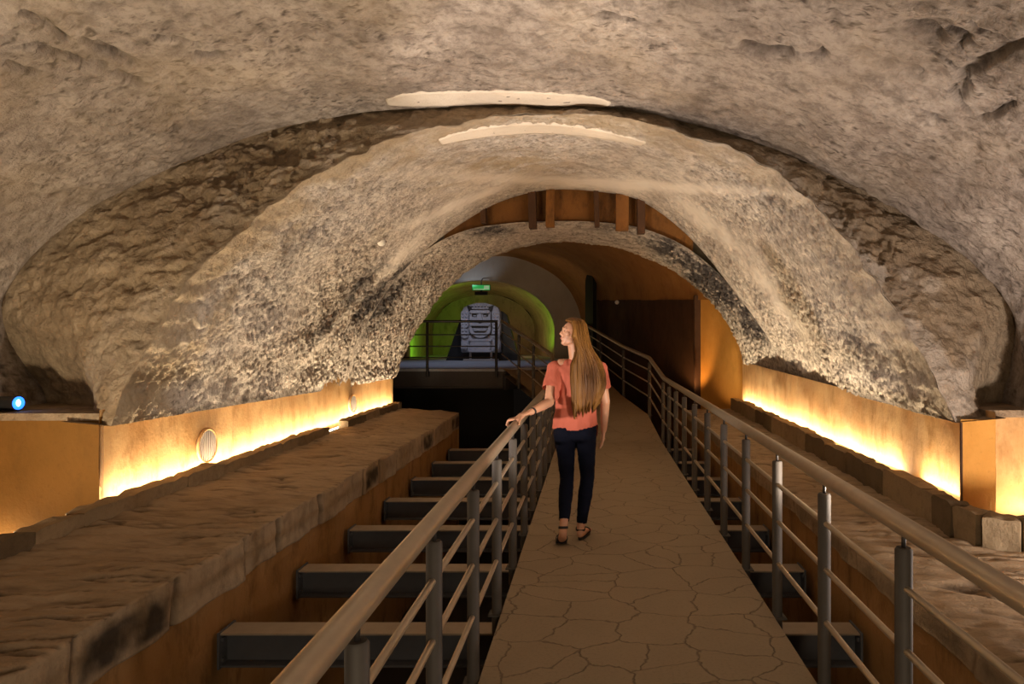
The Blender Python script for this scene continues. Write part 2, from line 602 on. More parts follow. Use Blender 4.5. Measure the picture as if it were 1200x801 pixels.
for seg_, wd in (([(28, 18), (52, 26), (78, 44)], 3.5), ([(48, 56), (80, 64), (100, 75), (122, 77)], 4), ([(112, 50), (132, 60), (158, 74)], 4.5), ([(138, 87), (166, 99)], 4),
                 ([(8, 72), (44, 86)], 3), ([(95, 42), (120, 60)], 2.5), ([(180, 40), (230, 48)], 2), ([(872, 52), (900, 60), (925, 58)], 5), ([(1070, 30), (1088, 32), (1098, 44)], 8),
                 ([(1126, 112), (1130, 88), (1160, 66), (1200, 48)], 6), ([(1140, 85), (1175, 60)], 5), ([(1150, 140), (1190, 120)], 3), ([(230, 60), (260, 66)], 2.5), ([(700, 20), (740, 22)], 2.5)):
    for (ax, ay), (bx, by) in zip(seg_[:-1], seg_[1:]):
        tt = np.clip(((xx - ax) * (bx - ax) + (yy - ay) * (by - ay)) / ((bx - ax) ** 2 + (by - ay) ** 2), 0, 1)
        dd = np.hypot(xx - ax - tt * (bx - ax) + wob, yy - ay - tt * (by - ay) + wob)
        lines = np.maximum(lines, .95 * np.exp(-(dd / wd) ** 2) * (.6 + .8 * np.clip(c2 + .4, 0, .6)))
h = (.06 * c3 + .03 * c2 + (.003 + .009 * rgh) * c4) * nearedge - .06 * lines
cf = fbm(P * np.array((14, 26, 22)), 3, .7)
cav = np.clip(np.clip(-c4 * .7 - .28, 0, .6) * rgh * .7 + .85 * lines + np.clip(-c2 - .18, 0, 1) * 1.8 + np.clip(-cf - .14, 0, 1) * 3.6 * (.35 + rgh), 0, .85)
warmc = np.clip(blobs(P, [(60, 260, 200, 90, -35, .22)]) + .25 * sstep(0, .4, fbm(P * 1.2 + 90, 3)), 0, 1)
x_, y_ = project(P)
mauve = 0 * c2
o = grid('ceiling', P + n * h[..., None], M_ceil, attrs=dict(cavity=cav, stain=mauve, smooth=0 * c2, warm=warmc))
tag(o, kind='structure')
P_CEIL = P + n * h[..., None]

# plaster repair strips stuck on the vault
def bvh_of(A):
    nu, nv = A.shape[:2]
    idx = np.arange(nu * nv).reshape(nu, nv)
    q = np.stack([idx[:-1, :-1], idx[1:, :-1], idx[1:, 1:], idx[:-1, 1:]], -1).reshape(-1, 4)
    return BVHTree.FromPolygons([tuple(v) for v in A.reshape(-1, 3)], [tuple(int(k) for k in f) for f in q])


def strip(name, top, bot, A, label, sink):
    bv = bvh_of(A)
    a, b = curve(top, 90), curve(bot, 90)
    rows = []
    for s in np.linspace(0, 1, 12):
        row = []
        for i in range(90):
            w = a[i] * (1 - s) + b[i] * s
            w = w + np.array((0, .9 * math.sin(i * .9) * (1 if s > .5 else -.6)))
            d = Vector(W(w[0], w[1], 1.0) - np.array((0, 0, H)))
            hit = bv.ray_cast(Vector((0, 0, H)), d.normalized(), 20)[0]
            if hit is None:
                hit = Vector(row[-1]) if row else Vector(W(w[0], w[1], 5.5))
            row.append(np.array(hit))
        rows.append(row)
    G = np.array(rows)
    for _ in range(6):
        G[1:-1, 1:-1] = (G[:-2, 1:-1] + G[2:, 1:-1] + G[1:-1, :-2] + G[1:-1, 2:]) / 4
        G[:, 1:-1] = (G[:, :-2] + G[:, 1:-1] + G[:, 2:]) / 3
    nn = oriented(G)
    front = G + nn * sink
    backg = G - nn * .03
    full = np.concatenate([backg[:1], front, backg[-1:]], 0)
    full = np.concatenate([np.concatenate([backg[:1], backg, backg[-1:]], 0)[:, :1], full, np.concatenate([backg[:1], backg, backg[-1:]], 0)[:, -1:]], 1)
    o = grid(name, full, M_plast)
    tag(o, label, kind='structure')


strip('trim_1', [(452, 116), (478, 109), (530, 107), (590, 106), (650, 109), (695, 113), (716, 119)],
      [(454, 122), (480, 124), (530, 123), (590, 122), (650, 123), (695, 124), (714, 124)], P_CEIL, 'long smooth plaster strip at the crown of the near ceiling', .010)
strip('trim_2', [(514, 163), (540, 154), (580, 147), (630, 144), (680, 148), (725, 157), (757, 166)],
      [(518, 168), (545, 163), (580, 158), (630, 155), (680, 158), (722, 164), (752, 170)], P_VAULT, 'curved smooth plaster strip on the crown of the tunnel vault', .012)

# ------------------------------------------------------------------ timber infill in the gap
i0, i1 = int(.30 * NT), int(.74 * NT)
lo = RB[i0:i1].copy(); hi = RC[i0:i1].copy()
lo[:, 1] = 9.62; hi[:, 1] = 9.62
lo[:, 2] += .03; hi[:, 2] += .14
G = loft(lo, hi, 8)
G2 = G.copy(); G2[..., 1] += .06
full = np.concatenate([G, G2[::-1]], 0)
o = grid('timber_infill', full, M_wood, smooth=False)
tag(o, 'orange-brown timber boarding closing the gap above the lower arch ring', 'boarding')
# closing face above/behind the lip
o = grid('wall_front', loft(RB + np.array((0, .32, .05)), RC + np.array((0, .38, .35)), 4), M_jamb)
tag(o, kind='structure')
posts = [(567, 238, 262, 6, 'narrow dark timber stub at the left end of the gap boarding'),
         (624, 224, 268, 9, 'dark timber post left of centre in the gap, left of a pair'),
         (645, 222, 266, 10, 'brown timber post left of centre in the gap, right of a pair'),
         (699, 224, 266, 6, 'thin brown timber post in the middle right of the gap'),
         (729, 229, 270, 15, 'broad pale-streaked timber post in the right part of the gap'),
         (751, 234, 274, 9, 'dark timber post furthest right in the gap')]
for px, y0, y1, wpx, lb in posts:
    a = W(px, y0 - 4, 9.5); b_ = W(px, y1, 9.5)
    bm = bmesh.new()
    add_box(bm, ((a[0]), 9.5, (a[2] + b_[2]) / 2), (wpx / F_PX * 9.5, .16, a[2] - b_[2]), Matrix.Rotation(random.uniform(-.04, .04), 4, 'Y'), .008)
    tag(done('timber_post', bm, M_woodd if wpx < 10 else M_wood), lb, 'timber post', 'old timber stubs in the vault gap')

# ------------------------------------------------------------------ lit plaster walls
def wall_strip(name, path, z0, z1, mat, disp=.012, seg=.04, nz=24, kind='structure', label=None, side=1, zt=None):
    """vertical wall along a plan path; gently uneven"""
    p = np.array(path, float)
    L = np.concatenate([[0], np.cumsum(np.linalg.norm(np.diff(p, axis=0), axis=1))])
    s = np.linspace(0, L[-1], max(2, int(L[-1] / seg)))
    s = np.unique(np.concatenate([s, L]))
    q = np.stack([np.interp(s, L, p[:, k]) for k in (0, 1)], -1)
    zz = np.linspace(0, 1, nz)
    top = np.full(len(s), z1) if zt is None else np.interp(s, L, zt)
    G = np.zeros((len(s), nz, 3))
    G[..., 0] = q[:, None, 0]; G[..., 1] = q[:, None, 1]
    G[..., 2] = z0 + (top[:, None] - z0) * zz[None]
    nrm = normals(G)
    G = G + nrm * (disp * fbm(G * 2.5, 4))[..., None]
    o = grid(name, G, mat)
    if kind: tag(o, label, kind=kind)
    return o


TR = -.02   # trough bottom z
wall_strip('wall_left', [(-3.40, 4.70), (-3.40, 11.6)], TR, 1.08, M_band, label='ochre plaster wall washed by the light strip on the left')
wall_strip('wall_right', [(2.56, 11.7), (2.56, 4.70)], TR, 1.20, M_band, zt=[1.14, 1.01], label='ochre plaster wall washed by the light strip on the right')
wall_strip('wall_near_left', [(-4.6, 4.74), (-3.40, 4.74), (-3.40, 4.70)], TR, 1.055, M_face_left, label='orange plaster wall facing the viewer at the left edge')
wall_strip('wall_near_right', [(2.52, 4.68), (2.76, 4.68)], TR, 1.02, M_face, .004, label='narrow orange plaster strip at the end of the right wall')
wall_strip('wall_corner_right', [(2.76, 4.68), (2.76, 4.80), (3.6, 4.80)], TR, 1.07, M_band, .01, label='plaster wall facing the viewer at the right edge')
wall_strip('wall_side_left', [(-4.45, -2.5), (-4.45, 4.8)], TR - .1, 1.6, M_face)
wall_strip('wall_side_right', [(3.35, 4.85), (3.35, -2.5)], TR - .1, 1.6, M_face)
# dark seam along both plaster wall tops / right corner joint
for nm, path in (('trim_3', [(2.515, 4.665, 1.0), (2.52, 4.665, .0)]),):
    bm = bmesh.new(); add_tube(bm, path, .010, 6); tag(done(nm, bm, M_woodd), kind='structure')
# ledge tops above the facing walls
bm = bmesh.new()
add_box(bm, (-4.05, 5.2, 1.03), (1.3, .94, .05))
tag(done('trim_4', bm, M_jamb), 'plaster ledge top on the left carrying the spotlight', kind='structure')
bm = bmesh.new()
add_box(bm, (3.2, 5.15, 1.045), (.86, .72, .05))
tag(done('trim_5', bm, M_jamb), kind='structure')
# undersides of the vault springing
uL = np.stack([P_VAULT[:, 0], P_VAULT[:, 0] + np.array((-.35, 0, .03))], 0)
uR = np.stack([P_VAULT[:, -1], P_VAULT[:, -1] + np.array((.35, 0, .03))], 0)
tag(grid('trim_6', uL, M_jamb), kind='structure')
tag(grid('trim_7', uR, M_jamb), kind='structure')
uL = np.stack([Pr[:, 0], Pr[:, 0] + np.array((-.35, 0, .03))], 0)
uR = np.stack([Pr[:, -1], Pr[:, -1] + np.array((.35, 0, .03))], 0)
tag(grid('trim_8', uL, M_jamb), kind='structure')
tag(grid('trim_9', uR, M_jamb), kind='structure')
uE = np.stack([Pj[:60, 0] if False else Pj[:, 0], Pj[:, 0] + np.array((.0, .5, .02))], 0)
tag(grid('trim_10', uE, M_jamb), kind='structure')
uE = np.stack([Pj[:, -1], Pj[:, -1] + np.array((.0, .5, .02))], 0)
tag(grid('trim_11', uE, M_jamb), kind='structure')

# trough floors under the light strips
bm = bmesh.new()
add_box(bm, (-3.75, 5.3, TR - .03), (1.5, 15.0, .06))
tag(done('floor_trough_left', bm, M_face), kind='structure')
bm = bmesh.new()
add_box(bm, (2.95, 7.9, TR - .03), (1.1, 7.6, .06))
tag(done('floor_trough_right', bm, M_face), kind='structure')

# ------------------------------------------------------------------ stone ledges
def ledge(name, x_in, z_in, x_out, z_out, y0, y1, label, fascia, face_h, inset):
    sgn = 1 if x_out > x_in else -1
    ny = int((y1 - y0) / .018)
    y = np.linspace(y0, y1, ny)
    # profile: back of ledge -> inner edge -> down the face -> under
    prof = []
    nx = 70
    for k in range(nx):
        u = k / (nx - 1)
        prof.append((x_out + (x_in - x_out) * u, z_out + (z_in - z_out) * u, 0))
    for k in range(1, 22):
        prof.append((x_in - sgn * .004, z_in - face_h * k / 21, 1))
    prof.append((x_in + sgn * inset, z_in - face_h - .004, 1))
    prof = np.array(prof)
    G = np.zeros((ny, len(prof), 3))
    G[..., 0] = prof[None, :, 0]
    G[..., 1] = y[:, None]
    G[..., 2] = prof[None, :, 1]
    top = prof[None, :, 2] < .5
    Q = G.copy()
    # stones set on edge, lying across the ledge, slightly skewed
    Q[..., 1] += sgn * .30 * (Q[..., 0] - x_in)
    s1 = ridged(Q * np.array((1.1, 5.5, 1)) + 4, 2)
    s2 = fbm(Q * np.array((4.5, 14, 4)), 3)
    jn = perlin(Q * np.array((1.3, 7.5, 1)) + .25 * perlin(Q * 6)[..., None])
    jl = np.exp(-(jn / .055) ** 2) * sstep(-.25, .15, fbm(Q * 1.7 + 9, 2))
    s3 = fbm(G * 2.0, 3)
    edge = sstep(0, .12, np.abs(G[..., 0] - x_in))
    ht = .012 * s1 + .020 * s2 + .03 * s3 - .022 * jl
    ht *= .35 + .65 * edge
    cavt = np.clip(np.clip(-s2 * 1.6 - .2, 0, .7) + .75 * jl, 0, .85)
    # fascia blocks with joints
    bl = np.cumsum(rng.uniform(.45, .8, 60)) + y0 - .3
    dj = np.min(np.abs(G[..., 1][..., None] + .03 * perlin(G * 5)[..., None] - bl), -1)
    joint = 1 - sstep(.004, .03, dj)
    bid = np.searchsorted(bl, y)
    tone = rng.uniform(0, 1, 80)[bid][:, None]
    off = rng.uniform(-.015, .015, 80)[bid][:, None]
    hf = .014 * fbm(G * 8, 4) + .02 * fbm(G * 3, 2) - .02 * joint * fascia + off * fascia
    low = (z_in - G[..., 2]) / face_h
    G[..., 2] += np.where(top, ht, 0) + np.where(top, 0, .03 * fbm(G * np.array((0, 2.5, 0)) + 5, 3) * low)
    G[..., 0] += np.where(top, 0, -sgn * hf)
    cav = np.where(top, cavt, np.clip(.7 * joint * fascia + np.clip(-fbm(G * 9, 3) - .15, 0, .5), 0, .9))
    # soot-dark blocks: some are nearly black in their middle
    drk = (tone > .5) * fascia * sstep(.08, .3, low) * sstep(1.0, .8, low) * sstep(.02, .09, dj)
    stn = np.where(top, .0, drk * np.clip(.75 + 1.2 * fbm(G * 6, 3), 0, .9))
    cav = np.clip(cav, 0, .85)
    o = grid(name, G, M_ledge, attrs=dict(cavity=cav, stain=stn))
    tag(o, label, kind='structure')
    return G


GL = ledge('ledge_left', -2.2, .32, -3.20, .40, -.6, 11.2, 'stone slab ledge sloping along the left of the channel', 1., .25, .03)
GRt = ledge('ledge_right', 1.57, .32, 2.42, .335, 4.2, 11.6, 'stone slab ledge along the right of the channel', .4, .12, .03)
GRn = ledge('ledge_right_near', 1.57, .32, 3.4, .352, -.6, 4.2, 'wide near part of the right stone ledge', .4, .12, .03)
# end face of left ledge
bm = bmesh.new()
vs = [bm.verts.new(v) for v in ((-3.2, 11.2, .40), (-2.2, 11.2, .32), (-2.2, 11.2, -1.7), (-3.2, 11.2, -1.7))]
bm.faces.new(vs)
tag(done('ledge_end', bm, M_channel), kind='structure')

# channel side walls and floor
wall_strip('wall_channel_left', [(-2.23, -.6), (-2.23, 11.2), (-5.5, 11.3)], -1.7, .08, M_channel, .02)
wall_strip('wall_channel_right', [(1.62, 13.0), (1.62, -.6)], -1.7, .21, M_channel, .02)
bm = bmesh.new(); add_box(bm, (-.4, 9.0, -1.75), (12, 22, .1))
tag(done('floor', bm, M_pit), kind='structure')

# ------------------------------------------------------------------ kerbs in front of the light troughs
def kerb(name, path, zf, thick, gap=None, label=None):
    p = np.array(path, float)
    L = np.concatenate([[0], np.cumsum(np.linalg.norm(np.diff(p, axis=0), axis=1))])
    at = lambda s: np.array([np.interp(s, L, p[:, 0]), np.interp(s, L, p[:, 1])])
    bm = bmesh.new()
    s = 0
    lay = bm.verts.layers.float.new('stain')
    while s < L[-1]:
        l = random.uniform(.35, .7) if at(s)[1] > 4.9 or name == 'trim_12' else random.uniform(.18, .26)
        e = min(L[-1], s + l)
        m = at((s + e) / 2)
        if gap and gap[0] < m[1] < gap[1] :
            s = e; continue
        t = at(e) - at(s)
        ang = math.atan2(t[1], t[0])
        z0, z1 = zf(m)
        z1 += random.uniform(-.012, .012)
        b2 = bmesh.new()
        add_box(b2, (0, 0, 0), (np.linalg.norm(t) + .004, thick * random.uniform(.9, 1.1), z1 - z0))
        bmesh.ops.subdivide_edges(b2, edges=b2.edges, cuts=7, use_grid_fill=True)
        tone = .55 if random.random() < .25 else 0
        kk = fbm((np.array([v.co[:] for v in b2.verts]) + np.array((m[0], m[1], 0))) * 7, 3)
        for v, k in zip(b2.verts, kk):
            v.co += Vector((v.co.x * 2, v.co.y * 8, v.co.z * 8)).normalized() * float(k) * .034
            rx = max(0, abs(v.co.x) - (np.linalg.norm(t) / 2 - .03)) / .03
            v.co.z -= rx * rx * .012 if v.co.z > 0 else 0
        M = Matrix.Translation((m[0], m[1], (z0 + z1) / 2)) @ Matrix.Rotation(ang, 4, 'Z')
        b2.transform(M)
        me = bpy.data.meshes.new('t'); b2.to_mesh(me); b2.free()
        n0 = len(bm.verts)
        bm.from_mesh(me); bpy.data.meshes.remove(me)
        bm.verts.ensure_lookup_table()
        for v in bm.verts[n0:]:
            v[lay] = tone
        s = e
    o = done(name, bm, M_kerb, smooth=True)
    o.data.set_sharp_from_angle(angle=math.radians(50))
    tag(o, label, kind='structure')


kerb('trim_12', [(-3.22, .5), (-3.22, 11.3)], lambda m: (.22, .50 if m[1] < 8.45 or m[1] > 9.0 else .44), .12, (8.2, 9.15), 'rough stone kerb hiding the light strip on the left')
kerb('trim_13', [(2.40, 11.6), (2.34, 4.8), (2.30, 4.35), (2.33, 4.12), (2.45, 4.0), (2.62, 3.95), (3.35, 3.92)], lambda m: (.14, .54), .12, None, 'rough stone kerb hiding the light strip on the right')

# ------------------------------------------------------------------ steel beams over the channel
def i_beam(xa, xb, y, label):
    e = empty('steel_beam', ((xa + xb) / 2, y, -.15), label, 'beam', 'grey steel beams across the channel')
    L = xb - xa - .03
    bm = bmesh.new()
    add_box(bm, (0, 0, -.194), (L, .16, .012), None, .002)
    add_box(bm, (0, 0, -.10), (L, .010, .176))
    done('beam_web', bm, M_beam, e)
    bm = bmesh.new(); add_box(bm, (0, 0, -.006), (L, .16, .012), None, .002); done('top_flange', bm, M_dust_lit, e)
    for s in (-1, 1):
        bm = bmesh.new(); add_box(bm, (s * (L / 2 + .005), 0, -.10), (.014, .19, .215), None, .002)
        for a in (-.06, .06):
            for b in (-.06, .06):
                add_box(bm, (s * (L / 2 - .005), a, -.1 + b), (.018, .022, .022))
        done('end_plate', bm, M_beam, e)
    return e


words = ['first', 'second', 'third', 'fourth', 'fifth', 'sixth', 'seventh']
for k in range(7):
    y = 4.08 + 1.06 * k
    i_beam(-2.2, 1.58, y, 'grey steel I-beam under the walkway, %s across the channel counted from the bottom of the photo' % words[k])

# ------------------------------------------------------------------ walkway
walk = empty('walkway', (0, 0, 0), 'brown stamped-stone walkway with cracked flagstone pattern running down the tunnel', 'walkway')
bm = bmesh.new()
add_box(bm, (.25, 4.35, -.03), (1.56, 11.7, .06), None, .006)
done('deck', bm, M_walk, walk)
# ramp going up and left at the end
rampL = [(-.53, 10.2, 0), (-.65, 11.2, .32), (-1.06, 12.3, .53), (-1.79, 13.6, .92)]
rampR = [(1.03, 10.2, 0), (.92, 11.5, .26), (.56, 13.3, .42), (.15, 15.6, .70), (-.25, 18.0, .92)]


def interp3(P, n):
    P = np.array(P, float)
    L = np.concatenate([[0], np.cumsum(np.linalg.norm(np.diff(P, axis=0), axis=1))])
    s = np.linspace(0, L[-1], n)
    return np.stack([np.interp(s, L, P[:, k]) for k in range(3)], -1)


a = np.array(rampL); 
aL = interp3(rampL, 30); aR = interp3(rampR[:4] + [(.15, 15.6, .70)], 30)
top = loft(aL, aR, 6)
bot = top[::-1].copy(); bot[..., 2] -= .12
G = np.concatenate([top, bot], 0)
grid('ramp_deck', G, M_walk, walk, smooth=False)
for s, x in ((-1, -.50), (1, 1.0)):
    bm = bmesh.new()
    add_box(bm, (x, 4.35, -.10), (.06, 11.6, .08))
    done('edge_channel', bm, M_dark, walk)


# ------------------------------------------------------------------ railings
def railing(name, pts, post_at, label, group, m_hand, m_post, hr=.98, ht_post=.875, bars=(.74, .53, .29), rp=.029, rh=.033, rb=.013, stub=True, foot=0.0, top_in=False):
    """pts: floor polyline (x, y, z); posts at given floor points"""
    e = empty(name, pts[0], label, 'railing', group)
    o0 = Vector(pts[0])
    P = [Vector(p) - o0 for p in pts]
    bm = bmesh.new()
    up = Vector((0, 0, 1))
    # densify corners a little so the tube bends smoothly
    path = []
    for i, p in enumerate(P):
        if 0 < i < len(P) - 1:
            a_ = (P[i - 1] - p).normalized() * .06; b_ = (P[i + 1] - p).normalized() * .06
            path += [p + a_, p + (a_ + b_) * .28, p + b_]
        else:
            path.append(p)
    add_tube(bm, [p + up * (hr - rh) for p in path], rh, 20, True, (0, 0, 1))
    done('handrail', bm, m_hand, e, angle=50)
    for h_ in bars:
        bm = bmesh.new()
        add_tube(bm, [p + up * h_ for p in path], rb, 10, True, (0, 0, 1))
        done('rail_bar', bm, m_hand, e, angle=50)
    for q in post_at:
        q = Vector(q) - o0
        bm = bmesh.new()
        add_tube(bm, [q + up * (-foot), q + up * (ht_post - .008), q + up * ht_post], [rp, rp, rp * .8], 16)
        po = done('post', bm, m_post, e, angle=40)
        if stub:
            bm = bmesh.new()
            add_tube(bm, [q + up * (ht_post - .01), q + up * (hr - rh * 1.5)], .008, 8)
            done('post_stub', bm, M_dark, po, smooth=True)
            bm = bmesh.new()
            add_box(bm, q + up * (-.02 if foot > 0 else .004), (.09, .09, .008))
            done('post_foot', bm, m_post, po)
    return e


xl, xr = -.56, 1.06
ly = [1.62 + .785 * k for k in range(12)]
railing('railing', [(xl, .2, 0), (xl, 10.3, 0), (-.68, 11.2, .32), (-1.09, 12.3, .53), (-1.81, 13.55, .92)],
        [(xl, y, 0) for y in ly] + [(-.63, 10.9, .20), (-1.07, 12.25, .52), (-1.40, 12.9, .72)],
        'metal railing along the left edge of the walkway, held by the woman', 'walkway railings', M_rail, M_steel, foot=.14)
ry = [2.33 + .80 * k for k in range(11)]
railing('railing', [(xr, .2, 0), (xr, 10.2, 0), (.95, 11.5, .26), (.59, 13.3, .42), (.175, 15.6, .68), (-.22, 18.0, .92)],
        [(xr, y, 0) for y in ry] + [(.95, 11.5, .26), (.59, 13.3, .42), (.175, 15.6, .68), (-.1, 17.2, .84)],
        'metal railing along the right edge of the walkway and up its ramp', 'walkway railings', M_rail, M_steel, foot=.14)
# small clamp saddles are part of the posts; bars sit against the posts
e = railing('platform_railing', [(-5.4, 13.55, .92), (-1.90, 13.55, .92)], [(-3.29, 13.55, .92), (-4.9, 13.55, .92), (-1.92, 13.55, .92)],
            'dark metal railing along the front of the far platform before the statue', 'walkway railings', M_dark, M_dark, hr=.97, ht_post=.93, bars=(.68, .45, .23), rp=.028, rh=.025, stub=False, foot=.16)

# ------------------------------------------------------------------ far platform
bm = bmesh.new()
add_prism(bm, [(-5.45, 13.6), (-1.79, 13.6), (.15, 15.6), (-.32, 18.0), (-.46, 19.55), (-5.45, 19.55)], .87, .92)
plat = tag(done('platform', bm, M_platform), 'grey platform deck in front of the carved stone figure', 'platform')
bm = bmesh.new()
add_box(bm, (-3.62, 13.66, .70), (3.64, .06, .34))
add_box(bm, (-3.62, 13.62, .555), (3.64, .12, .03))
done('fascia', bm, M_fascia, plat)
bm = bmesh.new()
add_prism(bm, [(-1.80, 13.66), (-1.74, 13.62), (.15, 15.5), (.09, 15.55)], .5, .87)
done('fascia', bm, M_fascia, plat)
wall_strip('wall_under_platform', [(-5.4, 14.6), (-1.7, 14.6)], -1.7, .84, M_pit, .01)

# ------------------------------------------------------------------ far chamber
wall_strip('wall_chamber_right', [(2.86, 11.62), (2.05, 13.0)], -1.7, 2.3, M_face, .02)
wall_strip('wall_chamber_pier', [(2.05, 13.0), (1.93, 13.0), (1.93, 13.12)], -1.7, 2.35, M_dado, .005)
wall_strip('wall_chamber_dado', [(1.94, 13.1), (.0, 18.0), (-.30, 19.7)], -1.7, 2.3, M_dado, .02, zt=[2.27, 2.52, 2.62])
# vault over the chamber: from the dado top over to the left
def half_arc(xr_, zr, xc, zc, xl_, zl, y, n=160):
    out = []
    for k in range(n):
        a = PI * k / (n - 1)
        if a < PI / 2:
            out.append((xc + (xr_ - xc) * math.cos(a), y, zr + (zc - zr) * math.sin(a) ** .9))
        else:
            out.append((xc + (xc - xl_) * math.cos(a), y, zl + (zc - zl) * math.sin(a) ** .9))
    return np.array(out)


A0 = half_arc(2.75, 2.2, -.9, 4.0, -4.8, 1.2, 11.55)
A1 = half_arc(1.95, 2.27, -1.6, 4.05, -5.4, 1.2, 13.1)
A2 = half_arc(-.0, 2.50, -2.7, 3.95, -5.6, 1.0, 18.0)
A3 = half_arc(-.32, 1.6, -2.85, 3.86, -5.6, 1.0, 19.66)
G = np.concatenate([loft(A0, A1, 20)[:-1], loft(A1, A2, 60)[:-1], loft(A2, A3, 24)], 0)
G = G + (oriented(G) * (.03 * fbm(G * 1.2, 4))[..., None])
tag(grid('ceiling_chamber', G, M_chamber), 'brown plaster vault over the far chamber', kind='structure')
wall_strip('wall_chamber_left', [(-5.55, 19.7), (-5.55, 11.4)], -1.7, 1.6, M_chamber, .02)
# end wall with the round-headed opening
def opening(xc, r, zs, hgt, z0, y, n=120):
    out = [(xc + r, y, z0)]
    for k in range(n):
        a = PI * k / (n - 1)
        out.append((xc + r * math.cos(a), y, zs + hgt * math.sin(a)))
    out.append((xc - r, y, z0))
    return np.array(out)


Oi = opening(-3.23, 2.12, 1.70, 1.47, .86, 19.62)
Oo = opening(-2.86, 2.66, 1.70, 2.32, .86, 19.62)
G = loft(Oi, Oo, 10)
G3 = np.concatenate([loft(Oi + np.array((0, .35, 0)), Oi, 4)[:-1], G], 0)
tag(grid('wall_end', G3, M_grey), 'dull grey-brown end wall around the green-lit opening', kind='structure')
Ot = opening(-3.26, 2.20, 1.70, 1.54, .86, 19.95)
Oe = opening(-3.75, 1.75, 1.70, 1.30, .86, 23.5)
G = loft(Ot, Oe, 60)
G = G + (normals(G) * (.10 * fbm(G * 1.5, 4) * np.linspace(0, 1, 60)[:, None])[..., None])
tag(grid('ceiling_end_tunnel', G, M_tunnelend), kind='structure')
tag(grid('wall_end_tunnel', loft(Oe - np.array((0, .05, 0)), np.repeat(np.array([[-3.75, 23.5, .86]]), len(Ot), 0), 6), M_tunnelend), 'rough brown back wall behind the carved stone figure', kind='structure')
tag(grid('wall_end_rim', np.stack([Oi + np.array((0, .35, 0)), Ot + np.array((0, .02, 0))], 0), M_grey), kind='structure')
bm = bmesh.new(); add_box(bm, (-3.2, 21.6, .88), (5.2, 3.9, .06)); tag(done('floor_end_tunnel', bm, M_platform), kind='structure')
# flat dark slab standing in for the shade of an arched niche
bm = bmesh.new()
ol = [(-.22, 0), (.22, 0)] + [(.22 * math.cos(a), 2.05 + .30 * math.sin(a)) for a in np.linspace(0, PI, 14)]
M = Matrix.Translation((-.06, 17.7, .86)) @ Matrix.Rotation(math.radians(-62), 4, 'Z') @ Matrix.Rotation(PI / 2, 4, 'X')
add_prism(bm, ol, -.05, .05, M)
tag(done('niche_panel_1', bm, M_pit), 'flat dark arched panel in place of a shaded niche at the end of the brown wall', kind='structure')

# ------------------------------------------------------------------ statue
st_ = empty('carved_statue', (-2.9, 17.6, .92), 'grey carved stone figure with a broad mask face standing on metal legs', 'statue')
SX = 17.6 / 800


def srect(w, h, r, n=6, cx=0, cz=0):
    out = []
    for (sx, sz, a0) in ((1, 1, 0), (-1, 1, 90), (-1, -1, 180), (1, -1, 270)):
        for k in range(n):
            a = math.radians(a0 + 90 * k / (n - 1))
            out.append((cx + sx * (w / 2 - r) + r * math.cos(a), cz + sz * (h / 2 - r) + r * math.sin(a)))
    return out


def relief(name, outline, depth, y0, mat=None, parent=None, bev=.012):
    """outline in the figure's front plane (x, z), standing out towards the viewer (-y)"""
    bm = bmesh.new()
    M = Matrix.Translation((0, y0, 0)) @ Matrix.Rotation(PI / 2, 4, 'X')
    add_prism(bm, outline, 0, depth, M)
    bmesh.ops.bevel(bm, geom=[e for e in bm.edges if abs(e.verts[0].co.y - e.verts[1].co.y) < 1e-4 and e.verts[0].co.y < y0 - depth + 1e-3], offset=bev, segments=2, affect='EDGES')
    return done(name, bm, mat or M_statue, parent or st_)


z0s = .22
# body slab: narrower crown, wider shoulders
body = [(-.50, z0s + .02), (-.47, z0s), (.47, z0s), (.50, z0s + .02), (.51, .50), (.47, .62), (.50, .74), (.51, .86), (.50, 1.24), (.44, 1.38), (.30, 1.45), (.12, 1.50), (-.12, 1.50), (-.30, 1.45), (-.44, 1.38), (-.50, 1.24), (-.51, .86), (-.50, .74), (-.47, .62), (-.51, .50)]
relief('torso', body, .30, .30, bev=.03)
# carved headdress lobes down both sides
for s in (-1, 1):
    relief('side_lobe', [(s * x, z) for x, z in srect(.19, .46, .08, cx=.40, cz=1.08)], .06, .0)
    relief('side_lobe', [(s * x, z) for x, z in srect(.19, .26, .07, cx=.40, cz=.72)], .05, .0)
    # knobby rows on the lobes
    for k in range(7):
        for j in range(2):
            bm = bmesh.new()
            bmesh.ops.create_icosphere(bm, subdivisions=1, radius=.035, matrix=Matrix.Translation((s * (.36 + .085 * j), -.06, .70 + .088 * k)) @ Matrix.Diagonal((1, .6, 1, 1)))
            done('carved_knob', bm, M_statue, st_, smooth=True)
    relief('hand_disc', [(s * .41 + .085 * math.cos(a), .36 + .085 * math.sin(a)) for a in np.linspace(0, 2 * PI, 20, endpoint=False)], .10, .0)
    relief('hand_disc', [(s * .41 + .05 * math.cos(a), .36 + .05 * math.sin(a)) for a in np.linspace(0, 2 * PI, 16, endpoint=False)], .13, .0)
    relief('ear_horn', [(s * .30, 1.30), (s * .20, 1.30), (s * .22, 1.40), (s * .34, 1.44)], .05, -.0, M_dark)
